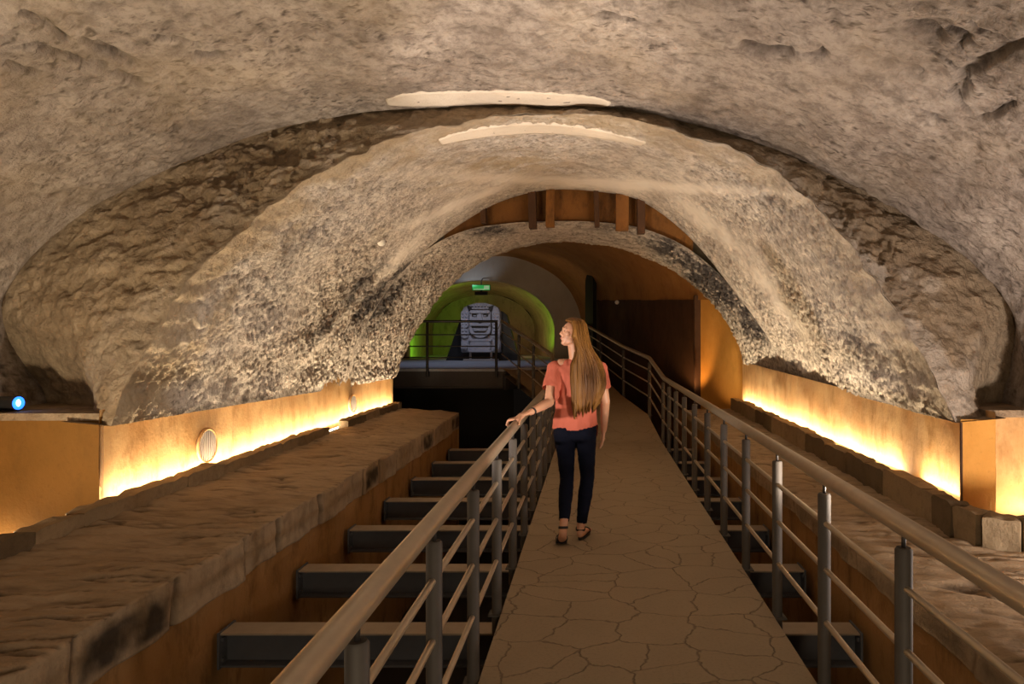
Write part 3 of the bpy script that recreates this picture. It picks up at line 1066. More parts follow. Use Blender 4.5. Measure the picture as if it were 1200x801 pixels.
# face mask (U shape) as raised frame + features
U = [(-.27, 1.27), (-.27, .85)] + [(.27 * -math.cos(a), .80 - .20 * math.sin(a)) for a in np.linspace(0, PI, 16)] + [(.27, .85), (.27, 1.27)]
relief('mask_recess', [(-.285, 1.30)] + [(x * 1.09, z - .02) for x, z in U[1:-1]] + [(.285, 1.30)], .02, .0, M_dark, bev=.003)
relief('mask', U, .09, .0)
relief('brow', srect(.50, .07, .02, cz=1.27), .14, .0)
relief('brow', srect(.44, .03, .01, cz=1.36), .08, .0)
for s in (-1, 1):
    relief('eye', srect(.13, .07, .02, cx=s * .145, cz=1.18), .10, .0, M_dark, bev=.003)
    relief('eye_lid', srect(.08, .025, .01, cx=s * .13, cz=1.165), .12, .0)
relief('nose', [(-.03, 1.22), (.03, 1.22), (.08, 1.04), (-.08, 1.04)], .16, .0)
relief('nose_shadow', [(-.11, 1.06), (0, 1.0), (.11, 1.06), (.09, 1.02), (0, .96), (-.09, 1.02)], .11, .0, M_dark, bev=.003)
relief('upper_lip', srect(.50, .06, .02, cz=.94), .13, .0)
relief('mouth', srect(.42, .045, .015, cz=.875), .10, .0, M_dark, bev=.003)
relief('lower_lip', [(-.19, .845), (.19, .845), (.15, .77), (-.15, .77)], .13, .0)
relief('mouth', [(-.17, .765), (.17, .765), (.12, .735), (-.12, .735)], .10, .0, M_dark, bev=.003)
# chest panel
relief('chest_band', srect(.60, .06, .02, cz=.545), .09, .0)
relief('chest_panel', srect(.52, .22, .04, cz=.39), .08, .0)
relief('chest_band', srect(.60, .05, .02, cz=.265), .10, .0)
for k in range(6):
    bm = bmesh.new()
    bmesh.ops.create_icosphere(bm, subdivisions=2, radius=.03, matrix=Matrix.Translation((-.20 + .08 * k, -.04, 1.43)) @ Matrix.Diagonal((1, .6, 1, 1)))
    done('carved_knob', bm, M_statue, st_, smooth=True)
for s in (-1, 1):
    bm = bmesh.new(); add_box(bm, (s * .27, .05, .125), (.05, .05, .23)); done('metal_leg', bm, M_vent, st_)
bm = bmesh.new(); add_box(bm, (0, .05, .03), (.9, .10, .05)); done('metal_foot', bm, M_vent, st_)
# black tapered shape behind the statue
bm = bmesh.new()
add_prism(bm, [(-.98, 0), (.95, 0), (.62, 1.2), (.5, 1.3), (-.5, 1.3), (-.60, 1.1)], 0, .25, Matrix.Translation((-2.9, 18.25, .92)) @ Matrix.Rotation(PI / 2, 4, 'X'))
tag(done('backing_shape', bm, M_black), 'black tapered shape standing behind the carved stone figure', 'panel')
# plinth boards beyond railing at the left of the statue: pale crates of the back wall are plaster

# green sign above the statue
sg = empty('emergency_sign', (-3.16, 19.3, 2.93), 'small green and white lit emergency sign above the statue', 'sign')
bm = bmesh.new(); add_box(bm, (0, 0, 0), (.52, .05, .17), None, .006); done('sign_housing', bm, M_dark, sg)
bm = bmesh.new(); add_box(bm, (0, -.028, 0), (.49, .006, .14)); done('sign_face', bm, emit('sign_green', (.05, .55, .12), .45), sg)
bm = bmesh.new(); add_box(bm, (.155, -.033, 0), (.15, .004, .11)); add_box(bm, (-.06, -.033, -.048), (.30, .004, .03)); done('sign_pale_panel', bm, emit('sign_pale', (.5, .8, .45), .35), sg)
bm = bmesh.new(); add_tube(bm, [(0, 0, .08), (0, 0, .2), (0, .35, .3)], .012, 8); done('hanger', bm, M_dark, sg)
bm = bmesh.new(); add_box(bm, (0, 0, -.16), (.36, .12, .10), None, .01); add_box(bm, (0, 0, -.095), (.06, .05, .05)); done('lamp_box', bm, M_dark, sg)

# ------------------------------------------------------------------ small fixtures
def vent(y, z, r, label):
    e = empty('round_vent', (-3.385, y, z), label, 'vent', 'round vents in the left plaster wall')
    R = Matrix.Rotation(PI / 2, 4, 'Y')
    bm = bmesh.new()
    add_tube(bm, [(-.02, 0, 0), (.012, 0, 0)], r * .93, 28)
    done('vent_back', bm, M_vent, e)
    bm = bmesh.new()
    add_tube(bm, [(.012, r * math.cos(a), r * math.sin(a)) for a in np.linspace(0, 2 * PI, 33)], .012, 8, False, (1, 0, 0))
    done('vent_rim', bm, M_band, e, smooth=True)
    bm = bmesh.new()
    for k in range(-4, 5):
        u = k / 5 * r
        w = math.sqrt(max(0, r * r - u * u)) * 1.8
        add_box(bm, (.016, u, 0), (.008, r * .07, w))
    done('slat', bm, plain('vent_slat', (.55, .5, .48), .5, .4), e)


vent(5.97, .63, .145, 'larger-looking round metal vent in the left plaster wall, nearer the viewer')
vent(9.6, .63, .125, 'round metal vent further down the left plaster wall, near the kerb gap')

sp = empty('spotlight', (-4.10, 4.86, 1.115), 'small black spotlight with a glowing blue lens on the left ledge', 'spotlight')
bm = bmesh.new()
add_tube(bm, [(-.20, 0, 0), (-.185, 0, 0), (-.02, -.012, .0), (.02, -.015, 0)], [.035, .048, .05, .056], 20, True, (0, 0, 1))
done('lamp_body', bm, M_black, sp, angle=40)
bm = bmesh.new()
add_tube(bm, [(.02, -.015, 0), (.024, -.0155, 0)], .046, 20, True, (0, 0, 1))
done('lens', bm, emit('blue_lens', (.02, .16, 1.), 3.), sp)
bm = bmesh.new()
bmesh.ops.create_icosphere(bm, subdivisions=2, radius=.017, matrix=Matrix.Translation((.026, -.02, .002)) @ Matrix.Diagonal((.5, 1, 1.5, 1)))
done('glow_spot', bm, emit('blue_core', (.55, .85, 1.), 6.), sp)
bm = bmesh.new()
add_tube(bm, [(-.10, -.055, 0), (-.10, -.06, -.045), (-.10, .0, -.055), (-.10, .05, -.045), (-.10, .055, 0)], .007, 6)
add_box(bm, (-.10, 0, -.057), (.09, .09, .008))
done('yoke', bm, M_black, sp)


def fixture(name, w, label):
    e = empty(name, w, label, 'fixture')
    bm = bmesh.new(); add_tube(bm, [(0, 0, 0), (0, -.03, -.01), (0, -.045, -.015)], [.05, .045, .02], 14); done('cap', bm, M_white, e, angle=50)
    bm = bmesh.new(); add_tube(bm, [(0, .10, .02), (0, 0, 0)], .03, 10); done('bracket', bm, M_dark, e)


bv = bvh_of(P_VAULT)
d = Vector(W(447, 283, 1) - np.array((0, 0, H))).normalized()
hit = bv.ray_cast(Vector((0, 0, H)), d, 30)[0]
fixture('wall_fixture', hit, 'tiny round white fixture on the left side of the tunnel vault')
fixture('wall_fixture', W(723, 354, 15.9), 'tiny pale fixture at the top of the dark brown far wall')

# ------------------------------------------------------------------ light strips in the troughs
M_led = emit('warm_led', (1., .85, .6), 14.)


def led(name, a, b_, power, label, size=.05, dirn=(0, 0, 1), col=(1, .79, .51)):
    a = Vector(a); b_ = Vector(b_)
    mid = (a + b_) / 2
    L = (b_ - a).length
    e = empty(name, mid, label, 'light strip', 'light strips behind the kerbs')
    t = (b_ - a).normalized()
    ang = math.atan2(t.y, t.x)
    bm = bmesh.new(); add_box(bm, (0, 0, -.012), (L, .05, .018), Matrix.Rotation(ang, 4, 'Z')); done('channel', bm, M_vent, e)
    bm = bmesh.new()
    for u_ in (-.4, .4):
        q_ = t * (L * u_)
        add_box(bm, (q_.x, q_.y, -(mid.z - TR) / 2 - .009), (.03, .03, mid.z - TR - .012))
    done('bracket', bm, M_vent, e)
    bm = bmesh.new(); add_box(bm, (0, 0, 0), (L - .02, .03, .010), Matrix.Rotation(ang, 4, 'Z')); done('diffuser', bm, M_led, e)
    ld = bpy.data.lights.new('strip_lamp', 'AREA')
    ld.shape = 'RECTANGLE'; ld.size = L; ld.size_y = size; ld.energy = power; ld.color = col
    lo_ = bpy.data.objects.new('strip_lamp', ld); COL.objects.link(lo_)
    lo_.location = mid + Vector((0, 0, .02))
    z = -Vector(dirn).normalized()
    x = t; x = (x - z * x.dot(z)).normalized(); y = z.cross(x)
    lo_.rotation_euler = Matrix((x, y, z)).transposed().to_euler()
    return e


PW = 18.
led('light_strip', (-3.34, 4.75, .385), (-3.34, 11.5, .385), PW * 6.75, 'warm light strip behind the left kerb along the tunnel wall', dirn=(.30, 0, 1))
led('light_strip', (-4.42, 4.64, .05), (-3.95, 4.64, .05), PW * .16, 'short warm light strip at the foot of the orange wall on the far left', dirn=(0, .35, 1))
led('light_strip', (2.51, 5.62, .43), (2.51, 11.6, .43), PW * 6.0, 'long warm light strip behind the right kerb along the tunnel wall', dirn=(-.30, 0, 1))
led('light_strip', (2.51, 4.76, .43), (2.51, 5.30, .43), PW * .55, 'short warm light strip behind the right kerb, between the gap and the wall corner', dirn=(-.30, 0, 1))
led('light_strip', (2.84, 4.66, .30), (3.30, 4.66, .30), PW * .30, 'short warm light strip behind the rounded corner of the right kerb', dirn=(0, .1, 1))


def light(kind, name, loc, target, energy, col, size=.3, spot=60, blend=.6):
    ld = bpy.data.lights.new(name, kind)
    ld.energy = energy; ld.color = col
    if kind == 'AREA':
        ld.size = size
    elif kind == 'SPOT':
        ld.spot_size = math.radians(spot); ld.spot_blend = blend; ld.shadow_soft_size = size
    else:
        ld.shadow_soft_size = size
    o = bpy.data.objects.new(name, ld); COL.objects.link(o)
    o.location = loc
    d = Vector(target) - Vector(loc)
    o.rotation_euler = d.to_track_quat('-Z', 'Y').to_euler()
    return o


# unseen ledge uplights beside the viewer, then added fill lights
light('AREA', 'uplight_and_fill', (-3.5, 2.9, .45), (-2.1, 4.4, 3.2), 66, (1, .82, .56), .25)
light('AREA', 'uplight_and_fill', (3.0, 2.9, .5), (1.6, 4.4, 3.4), 66, (1, .86, .76), .25)
light('AREA', 'uplight_and_fill', (.2, -1.6, .9), (-.2, 9, 1.2), 46, (1, .82, .58), .5)  # added fill light from behind the viewer
light('SPOT', 'vault_fill_spot', (-2.8, 3.0, .6), (2.5, 6.9, 4.2), 470, (1, .87, .78), .10, 58, .35)  # added unseen spot that brightens the right side of the vault
light('SPOT', 'vault_fill_spot', (2.1, 3.0, .6), (-3.2, 6.0, 3.9), 560, (1, .85, .68), .10, 60, .35)  # added unseen spot that brightens the left side of the vault
# chamber beyond: dim warm glow, cool light on the platform, green lamps in the end tunnel
light('SPOT', 'chamber_lamp', (1.7, 12.6, .4), (2.1, 14.2, 3.2), 40, (1, .55, .22), .06, 90)
light('SPOT', 'wall_lamp', (2.0, 11.9, .2), (2.6, 12.2, 1.3), 9, (1, .62, .30), .04, 100)
light('SPOT', 'statue_lamp', (-2.5, 15.3, 3.6), (-2.9, 17.6, 1.7), 62, (.92, .88, 1.), .05, 34)
light('SPOT', 'arch_lamp', (-3.45, 18.9, 3.0), (-3.45, 19.64, 3.7), 14, (.62, .76, 1.), .05, 110)
light('SPOT', 'end_wall_fill', (-1.6, 15.5, 1.0), (-1.1, 19.6, 2.8), 45, (1, .72, .45), .06, 60)  # added dim warm fill that browns the end wall
light('SPOT', 'deck_lamp', (-3.4, 16.0, 3.6), (-3.2, 16.2, .92), 60, (.6, .72, 1.), .06, 100)
light('SPOT', 'green_lamp', (-4.7, 20.15, 1.2), (-5.4, 20.9, 1.5), 60, (.25, 1, .05), .05, 130)
light('SPOT', 'green_lamp', (-1.9, 20.15, 1.3), (-1.2, 20.9, 2.2), 30, (.35, 1, .05), .05, 120)
light('SPOT', 'green_lamp', (-4.2, 20.15, 2.7), (-4.2, 20.7, 3.2), 14, (.45, 1, .05), .05, 120)
light('POINT', 'amber_lamp', (-2.9, 21.2, 1.3), (0, 0, 0), 16, (1, .60, .30), .1)

# ------------------------------------------------------------------ the woman
def remeshed(name, chains, voxel, mat, parent, smooth_it=4, cut=None, fold=None):
    balls = []
    for ch in chains:
        # ch: list of (pos, (rx, ry, rz)) ; rotation optional as third entry
        for i in range(len(ch) - 1 if len(ch) > 1 else 1):
            a = ch[i]; b = ch[min(i + 1, len(ch) - 1)]
            pa, pb = Vector(a[0]), Vector(b[0])
            ra = Vector(a[1]) if not isinstance(a[1], (int, float)) else Vector((a[1],) * 3)
            rb = Vector(b[1]) if not isinstance(b[1], (int, float)) else Vector((b[1],) * 3)
            mn = min(min(ra), min(rb))
            n = max(1, int((pb - pa).length / (mn * .28)))
            for k in range(n + 1):
                u = k / n
                p = pa.lerp(pb, u); r = ra.lerp(rb, u)
                balls.append(((*p,), (*r,)))
    bm = bmesh.new()
    bmesh.ops.create_icosphere(bm, subdivisions=3, radius=1)
    bv_ = np.array([v.co[:] for v in bm.verts]); bf = np.array([[v.index for v in f.verts] for f in bm.faces])
    bm.free()
    c_ = np.array([b[0] for b in balls]); r_ = np.array([b[1] for b in balls])
    vv = (c_[:, None] + bv_[None] * r_[:, None]).reshape(-1, 3)
    ff = (bf[None] + (np.arange(len(balls)) * len(bv_))[:, None, None]).reshape(-1, 3)
    me = bpy.data.meshes.new(name + '_raw')
    me.from_pydata(vv.tolist(), [], ff.tolist())
    me.update()
    o = bpy.data.objects.new(name + '_raw', me); COL.objects.link(o)
    m = o.modifiers.new('r', 'REMESH'); m.mode = 'VOXEL'; m.voxel_size = voxel; m.use_smooth_shade = True
    m2 = o.modifiers.new('s', 'SMOOTH'); m2.factor = .5; m2.iterations = smooth_it
    dg = bpy.context.evaluated_depsgraph_get()
    ev = o.evaluated_get(dg)
    me2 = bpy.data.meshes.new_from_object(ev)
    bpy.data.objects.remove(o)
    if cut or fold:
        bm = bmesh.new(); bm.from_mesh(me2)
        if fold:
            bm.normal_update()
            co = np.array([v.co for v in bm.verts])
            hh = fold(co)
            for v, q in zip(bm.verts, hh):
                v.co += v.normal * float(q)
        if cut:
            bmesh.ops.delete(bm, geom=[v for v in bm.verts if cut(v.co)], context='VERTS')
        bm.to_mesh(me2); bm.free()
    me2.name = name
    for p in me2.polygons:
        p.use_smooth = True
    me2.materials.clear()
    return link(name, me2, mat, parent)


def skin_mat():
    m, nt, b = new_mat('skin')
    f = noise(nt, 9, 5)
    c = mix(nt, f, (.50, .25, .15), (.60, .32, .20))
    nt.links.new(c, b.inputs['Base Color'])
    b.inputs['Roughness'].default_value = .5
    b.inputs['Subsurface Weight'].default_value = .1
    b.inputs['Subsurface Radius'].default_value = (.02, .008, .004)
    return m


def cloth_mat(name, a, b_, rough=.85, bs=.2):
    m, nt, b = new_mat(name)
    f = noise(nt, 4, 5)
    w = noise(nt, 220, 2)
    nt.links.new(mix(nt, f, a, b_), b.inputs['Base Color'])
    b.inputs['Roughness'].default_value = rough
    bump(nt, b, w, bs, .003)
    return m


def hair_mat():
    m, nt, b = new_mat('long_hair')
    f = noise(nt, 60, 4, .6, (1, 1, .05))
    f2 = noise(nt, 9, 3, .6, (1, 1, .15))
    c = mix(nt, f, (.040, .015, .004), (.18, .072, .014))
    c = mix(nt, ramp(nt, f2, [(.4, 0.), (.7, .7)]), c, (.25, .115, .02))
    nt.links.new(c, b.inputs['Base Color'])
    b.inputs['Roughness'].default_value = .5
    b.inputs['Specular IOR Level'].default_value = .25
    bump(nt, b, f, .6, .01)
    return m


M_skin = skin_mat()
M_shirt = cloth_mat('coral_cotton', (.41, .088, .05), (.50, .125, .075))
M_leg = cloth_mat('navy_knit', (.003, .004, .010), (.006, .007, .015), .85, .1)
M_hair = hair_mat()
_b = M_leg.node_tree.nodes['Principled BSDF']; _b.inputs['Specular IOR Level'].default_value = .08
M_sandal = plain('black_leather', (.008, .007, .008), .55)

woman = empty('person', (-.14, 5.33, 0), 'woman in coral t-shirt and navy leggings, long hair, hand on left railing', 'person')
# all coordinates below are relative to the woman's base point
def rel(x, y, z):
    return (x + .14, y - 5.33, z)


hipL, hipR = rel(-.222, 5.34, .87), rel(-.058, 5.35, .87)
kneeL, kneeR = rel(-.205, 5.37, .47), rel(-.045, 5.40, .47)
ankL, ankR = rel(-.222, 5.14, .165), rel(-.098, 5.35, .085)
shL, shR = rel(-.300, 5.33, 1.335), rel(.050, 5.35, 1.33)
elL, wrL = rel(-.335, 5.20, 1.085), rel(-.455, 4.99, 1.035)
elR, wrR = rel(.095, 5.36, 1.075), rel(.085, 5.44, .845)
neck = rel(-.125, 5.34, 1.40)
hd = Vector(rel(-.150, 5.325, 1.605))


def head_pt(f, s, u):
    """f forward (towards the face), s to the woman's left side of the face, u up: head turned left, chin slightly raised"""
    yaw = math.radians(104)      # from +y turned towards -x and slightly to the viewer
    tilt = math.radians(9)
    fd = Vector((-math.sin(yaw) * math.cos(tilt), math.cos(yaw) * math.cos(tilt), math.sin(tilt)))
    sd = Vector((fd.y * -1, fd.x, 0)).normalized() * 1
    ud = Vector((0, 0, 1)); ud = (ud - fd * ud.dot(fd)).normalized()
    sd = ud.cross(fd).normalized()
    return tuple(hd + fd * f + sd * s + ud * u)


chains = [
    # trunk
    [(rel(-.14, 5.345, .90), (.165, .105, .10)), (rel(-.135, 5.345, 1.02), (.135, .09, .09)), (rel(-.13, 5.345, 1.15), (.13, .09, .09)), (rel(-.128, 5.345, 1.29), (.155, .09, .08)), (rel(-.125, 5.345, 1.36), (.13, .07, .05))],
    [(rel(-.25, 5.34, 1.365), .048), (rel(-.005, 5.345, 1.355), .048)],
    # neck
    [(neck, (.060, .060, .05)), (head_pt(-.015, 0, -.07), (.054, .054, .05))],
    # arms
    [(shL, .050), (elL, .038)], [(elL, .037), (tuple(Vector(elL).lerp(Vector(wrL), .35)), .036), (wrL, .024)],
    [(shR, .050), (elR, .038)], [(elR, .037), (tuple(Vector(elR).lerp(Vector(wrR), .35)), .036), (wrR, .025)],
    # legs
    [(hipL, .080), (tuple(Vector(hipL).lerp(Vector(kneeL), .5)), .068), (kneeL, .050)], [(kneeL, .050), (tuple(Vector(kneeL).lerp(Vector(ankL), .35) + Vector((0, -.012, 0))), .051), (ankL, .030)],
    [(hipR, .080), (tuple(Vector(hipR).lerp(Vector(kneeR), .5)), .068), (kneeR, .050)], [(kneeR, .050), (tuple(Vector(kneeR).lerp(Vector(ankR), .35) + Vector((0, -.012, 0))), .051), (ankR, .030)],
    # head: cranium, face, jaw
    [(head_pt(-.022, 0, .035), (.082, .080, .082))], [(head_pt(.022, 0, .015), (.070, .068, .080))],
    [(head_pt(.035, 0, -.035), (.055, .050, .055)), (head_pt(.058, 0, -.070), (.026, .030, .024))],
    [(head_pt(.02, .035, -.055), .026), (head_pt(.058, 0, -.080), .022)], [(head_pt(.02, -.035, -.055), .026), (head_pt(.058, 0, -.080), .022)],
    # brow, nose, lips, chin
    [(head_pt(.074, .03, .030), .018), (head_pt(.080, 0, .028), .018), (head_pt(.074, -.03, .030), .018)],
    [(head_pt(.084, 0, .018), .010), (head_pt(.104, 0, -.014), .0105)], [(head_pt(.094, .012, -.020), .009), (head_pt(.094, -.012, -.020), .009)],
    [(head_pt(.082, .016, -.042), .008), (head_pt(.090, 0, -.041), .009), (head_pt(.082, -.016, -.042), .008)],
    [(head_pt(.080, .014, -.053), .009), (head_pt(.087, 0, -.053), .009), (head_pt(.080, -.014, -.053), .009)],
    [(head_pt(.074, 0, -.080), .016)],
    [(head_pt(.055, .045, -.005), .022)], [(head_pt(.055, -.045, -.005), .022)],
    # ears
    [(head_pt(-.006, .076, .012), (.018, .010, .020)), (head_pt(.0, .074, -.018), (.010, .010, .010))],
    [(head_pt(-.006, -.076, .012), (.018, .010, .020)), (head_pt(.0, -.074, -.018), (.010, .010, .010))],
    # feet: left foot pushes off its toes, right foot flat
    [(ankL, .030), (rel(-.226, 5.105, .118), .031)],
    [(rel(-.226, 5.108, .105), (.030, .026, .026)), (rel(-.236, 5.185, .055), (.038, .030, .020)), (rel(-.243, 5.215, .032), (.040, .028, .015))],
    [(ankR, .030), (rel(-.098, 5.325, .048), (.030, .032, .026))],
    [(rel(-.098, 5.325, .044), (.030, .030, .024)), (rel(-.078, 5.41, .045), (.036, .04, .026)), (rel(-.060, 5.50, .034), (.040, .036, .015))],
]
# toes
for k in range(5):
    chains.append([(rel(-.243 + (k - 2) * .016, 5.225, .028), .010), (rel(-.245 + (k - 2) * .0165, 5.262 - abs(k - 3) * .006, .020), .009)])
    chains.append([(rel(-.056 + (k - 2) * .016, 5.51, .030), .010), (rel(-.050 + (k - 2) * .0165, 5.555 - abs(k - 1) * .006, .024), .009)])
# right hand hanging, slightly curled
pr = Vector(wrR)
chains.append([(tuple(pr), (.018, .026, .022)), (tuple(pr + Vector((-.003, .010, -.035))), (.015, .034, .02)), (tuple(pr + Vector((-.006, .018, -.075))), (.014, .037, .018))])
for k, ln in enumerate((.062, .072, .067, .052)):
    b0 = pr + Vector((-.007, -.010 + k * .0195, -.085))
    b1 = b0 + Vector((-.006, .004, -ln * .5)); b2 = b1 + Vector((-.018, .004, -ln * .42))
    chains.append([(tuple(b0), .0095), (tuple(b1), .0085), (tuple(b2), .0072)])
chains.append([(tuple(pr + Vector((-.006, .028, -.03))), .011), (tuple(pr + Vector((-.016, .052, -.062))), .0095), (tuple(pr + Vector((-.024, .056, -.090))), .008)])
# left hand on the rail: palm over the tube, four fingers curl down its far side, thumb on the near side
rail = Vector(rel(-.56, 4.90, .98 - .033))
rt = .033
pl = Vector(wrL)
kn = rail + Vector((-.004, -.0, rt + .017))
chains.append([(tuple(pl), (.022, .026, .018)), (tuple(pl.lerp(kn, .5) + Vector((0, 0, .006))), (.030, .036, .016)), (tuple(kn + Vector((.02, .01, 0))), (.026, .042, .014))])
for k in range(4):
    dy = .030 - k * .0205
    a0 = kn + Vector((.0, dy, .0))
    a1 = kn + Vector((-.040, dy - .002, -.008))
    a2 = kn + Vector((-.052, dy - .004, -.038))
    a3 = kn + Vector((-.036, dy - .005, -.062))
    rr = (.0095, .0092, .0085, .0075)
    chains.append([(tuple(a0), rr[0]), (tuple(a1), rr[1])]); chains.append([(tuple(a1), rr[1]), (tuple(a2), rr[2])])
    if k < 3: chains.append([(tuple(a2), rr[2]), (tuple(a3), rr[3])])
chains.append([(tuple(pl.lerp(kn, .55) + Vector((.006, -.022, -.002))), .013), (tuple(kn + Vector((.036, -.052, -.012))), .011), (tuple(kn + Vector((.040, -.078, -.030))), .009)])
body_o = remeshed('body', chains, .0055, M_skin, woman, 3)

# eye, brow and lips on the visible side
for s in (1, -1):
    bm = bmesh.new()
    bmesh.ops.create_icosphere(bm, subdivisions=2, radius=.0095, matrix=Matrix.Translation(head_pt(.0735, s * .030, .012)))
    ey = done('eye', bm, plain('eye_white', (.30, .24, .20), .3), woman, smooth=True)
    bm = bmesh.new()
    bmesh.ops.create_icosphere(bm, subdivisions=1, radius=.0058, matrix=Matrix.Translation(head_pt(.0800, s * .0315, .012)))
    done('iris', bm, plain('iris_brown', (.05, .025, .012), .2), ey, smooth=True)
    bm = bmesh.new()
    add_tube(bm, [head_pt(.092, s * .012, .034), head_pt(.090, s * .030, .040), head_pt(.074, s * .046, .034)], [.0025, .003, .002], 6)
    done('eyebrow', bm, M_hair, woman)
bm = bmesh.new()
add_tube(bm, [head_pt(.088, .016, -.047), head_pt(.0965, 0, -.046), head_pt(.088, -.016, -.047)], [.003, .0065, .003], 8)
done('lips', bm, plain('lip_skin', (.5, .14, .11), .4), woman, smooth=True)

# t-shirt
sleeveL = Vector(shL).lerp(Vector(elL), .62)
sleeveR = Vector(shR).lerp(Vector(elR), .62)
hemz = lambda x: .845 + .10 * (x - .0) * (x > 0) * 1.0 + .0 * x
chs = [
    [(rel(-.140, 5.345, .82), (.178, .125, .06)), (rel(-.140, 5.345, .90), (.176, .122, .07)), (rel(-.135, 5.345, 1.02), (.160, .108, .08)), (rel(-.130, 5.345, 1.15), (.158, .106, .08)), (rel(-.127, 5.345, 1.28), (.172, .105, .075)), (rel(-.125, 5.345, 1.345), (.150, .085, .050))],
    [(rel(-.27, 5.335, 1.328), (.052, .060, .052)), (rel(.015, 5.345, 1.322), (.052, .060, .052))], [(rel(-.20, 5.34, 1.365), (.05, .055, .045)), (rel(-.05, 5.345, 1.36), (.05, .055, .045))],
    [(rel(-.125, 5.34, 1.385), (.085, .066, .035))],
    [(tuple(Vector(shL)), .060), (tuple(Vector(shL).lerp(Vector(elL), .75) + Vector((-.004, 0, 0))), .068)],
    [(tuple(Vector(shR)), .062), (tuple(Vector(shR).lerp(Vector(elR), .75)), .062)],
]
axL = (Vector(elL) - Vector(shL)).normalized(); axR = (Vector(elR) - Vector(shR)).normalized()


def cut_shirt(v):
    hem = .865 + .20 * max(0, v.x - .02) - .03 * (v.x < -.02) * 0
    if v.z < hem and abs(v.x) < .26 and (v - Vector(wrR)).length > .12 and v.z < 1.0:
        return True
    if (v - sleeveL).dot(axL) > 0 and (v - sleeveL).length < .16 and v.x < -.155 + .0:
        if (v - (Vector(shL) + axL * (v - Vector(shL)).dot(axL))).length < .085: return True
    if (v - sleeveR).dot(axR) > 0 and (v - sleeveR).length < .14 and v.x > .168:
        if (v - (Vector(shR) + axR * (v - Vector(shR)).dot(axR))).length < .080: return True
    # neck opening
    if v.z > 1.425 and (v.xy - Vector(neck).xy).length < .052:
        return True
    return False


def shirt_folds(co):
    a = fbm(co * np.array((16, 16, 5)), 3) * .011
    b = np.clip(1 - (co[:, 2] - .85) / .3, 0, 1)
    c = ridged((co @ np.array([[1, 0, .5], [0, 1, 0], [-.4, 0, 1]])) * np.array((11, 8, 7)), 2) * .007 * (b + .35)
    return a + c


remeshed('t_shirt', chs, .0065, M_shirt, woman, 3, cut_shirt, shirt_folds)

# leggings
chl = [
    [(rel(-.14, 5.345, .955), (.140, .100, .03)), (rel(-.14, 5.345, .88), (.168, .112, .07)), (rel(-.14, 5.345, .82), (.165, .108, .06))],
    [(tuple(Vector(hipL) + Vector((0, -.02, -.03))), (.088, .098, .088)), (tuple(Vector(hipL).lerp(Vector(kneeL), .5)), .072), (kneeL, .056)],
    [(kneeL, .055), (tuple(Vector(kneeL).lerp(Vector(ankL), .33) + Vector((0, -.014, 0))), .057), (tuple(Vector(ankL) + Vector((0, 0, -.01))), .036)],
    [(tuple(Vector(hipR) + Vector((0, -.02, -.03))), (.088, .098, .088)), (tuple(Vector(hipR).lerp(Vector(kneeR), .5)), .072), (kneeR, .056)],
    [(kneeR, .055), (tuple(Vector(kneeR).lerp(Vector(ankR), .33) + Vector((0, -.014, 0))), .057), (tuple(Vector(ankR) + Vector((0, 0, -.02))), .036)],
]


def cut_leg(v):
    a = (Vector(ankL) - Vector(kneeL)).normalized(); q = Vector(kneeL).lerp(Vector(ankL), .90)
    if v.x < .0 and (v - q).dot(a) > 0 and v.z < .4: return True
    a = (Vector(ankR) - Vector(kneeR)).normalized(); q = Vector(kneeR).lerp(Vector(ankR), .90)
    return v.x >= .0 and (v - q).dot(a) > 0 and v.z < .4


remeshed('leggings', chl, .0065, M_leg, woman, 3, cut_leg, lambda co: fbm(co * np.array((14, 14, 26)), 2) * .004)

# hair: cap over the head and a long fall down the back
nz_, na = 120, 96
rowsz = [ (1.735, -.150, 5.315, .012, .012), (1.728, -.150, 5.312, .050, .052), (1.710, -.149, 5.308, .076, .078), (1.68, -.145, 5.300, .092, .094),
          (1.64, -.138, 5.292, .092, .098), (1.60, -.126, 5.285, .086, .096), (1.55, -.108, 5.272, .080, .090), (1.50, -.094, 5.258, .080, .080), (1.45, -.075, 5.246, .092, .070),
          (1.38, -.052, 5.232, .112, .058), (1.30, -.042, 5.222, .126, .052), (1.22, -.038, 5.216, .128, .048), (1.14, -.042, 5.214, .118, .042), (1.08, -.052, 5.216, .108, .034), (1.045, -.058, 5.218, .098, .026), (1.025, -.064, 5.220, .086, .014)]
rz = np.array(rowsz)
u = np.linspace(0, 1, len(rz)); uu = np.linspace(0, 1, nz_)
rz = np.stack([np.interp(uu, u, rz[:, k]) for k in range(5)], -1)
for _ in range(3):
    rz[1:-1] = (rz[:-2] + rz[1:-1] * 2 + rz[2:]) / 4
ang = np.linspace(0, 2 * PI, na, endpoint=False)
G = np.zeros((nz_, na, 3))
ca, sa = np.cos(ang)[None], np.sin(ang)[None]
lockn = perlin(np.stack([ca * 4 + 0 * rz[:, :1], sa * 4 + 0 * rz[:, :1], rz[:, :1] * 1.6 + 0 * ca], -1))
lock2 = perlin(np.stack([ca * 11 + 3 + 0 * rz[:, :1], sa * 11 + 0 * rz[:, :1], rz[:, :1] * 1.3 + 0 * ca], -1))
fall = np.clip((1.6 - rz[:, :1]) / .35, 0, 1)
rad = 1 + (.10 * lockn + .09 * lock2) * (.25 + fall) + .05 * fall * perlin(np.stack([ca * 24 + 0 * rz[:, :1], sa * 24 + 0 * rz[:, :1], rz[:, :1] * 1.2 + 0 * ca], -1))
G[..., 0] = rz[:, 1:2] + rz[:, 3:4] * ca * rad
G[..., 1] = rz[:, 2:3] + rz[:, 4:5] * sa * rad
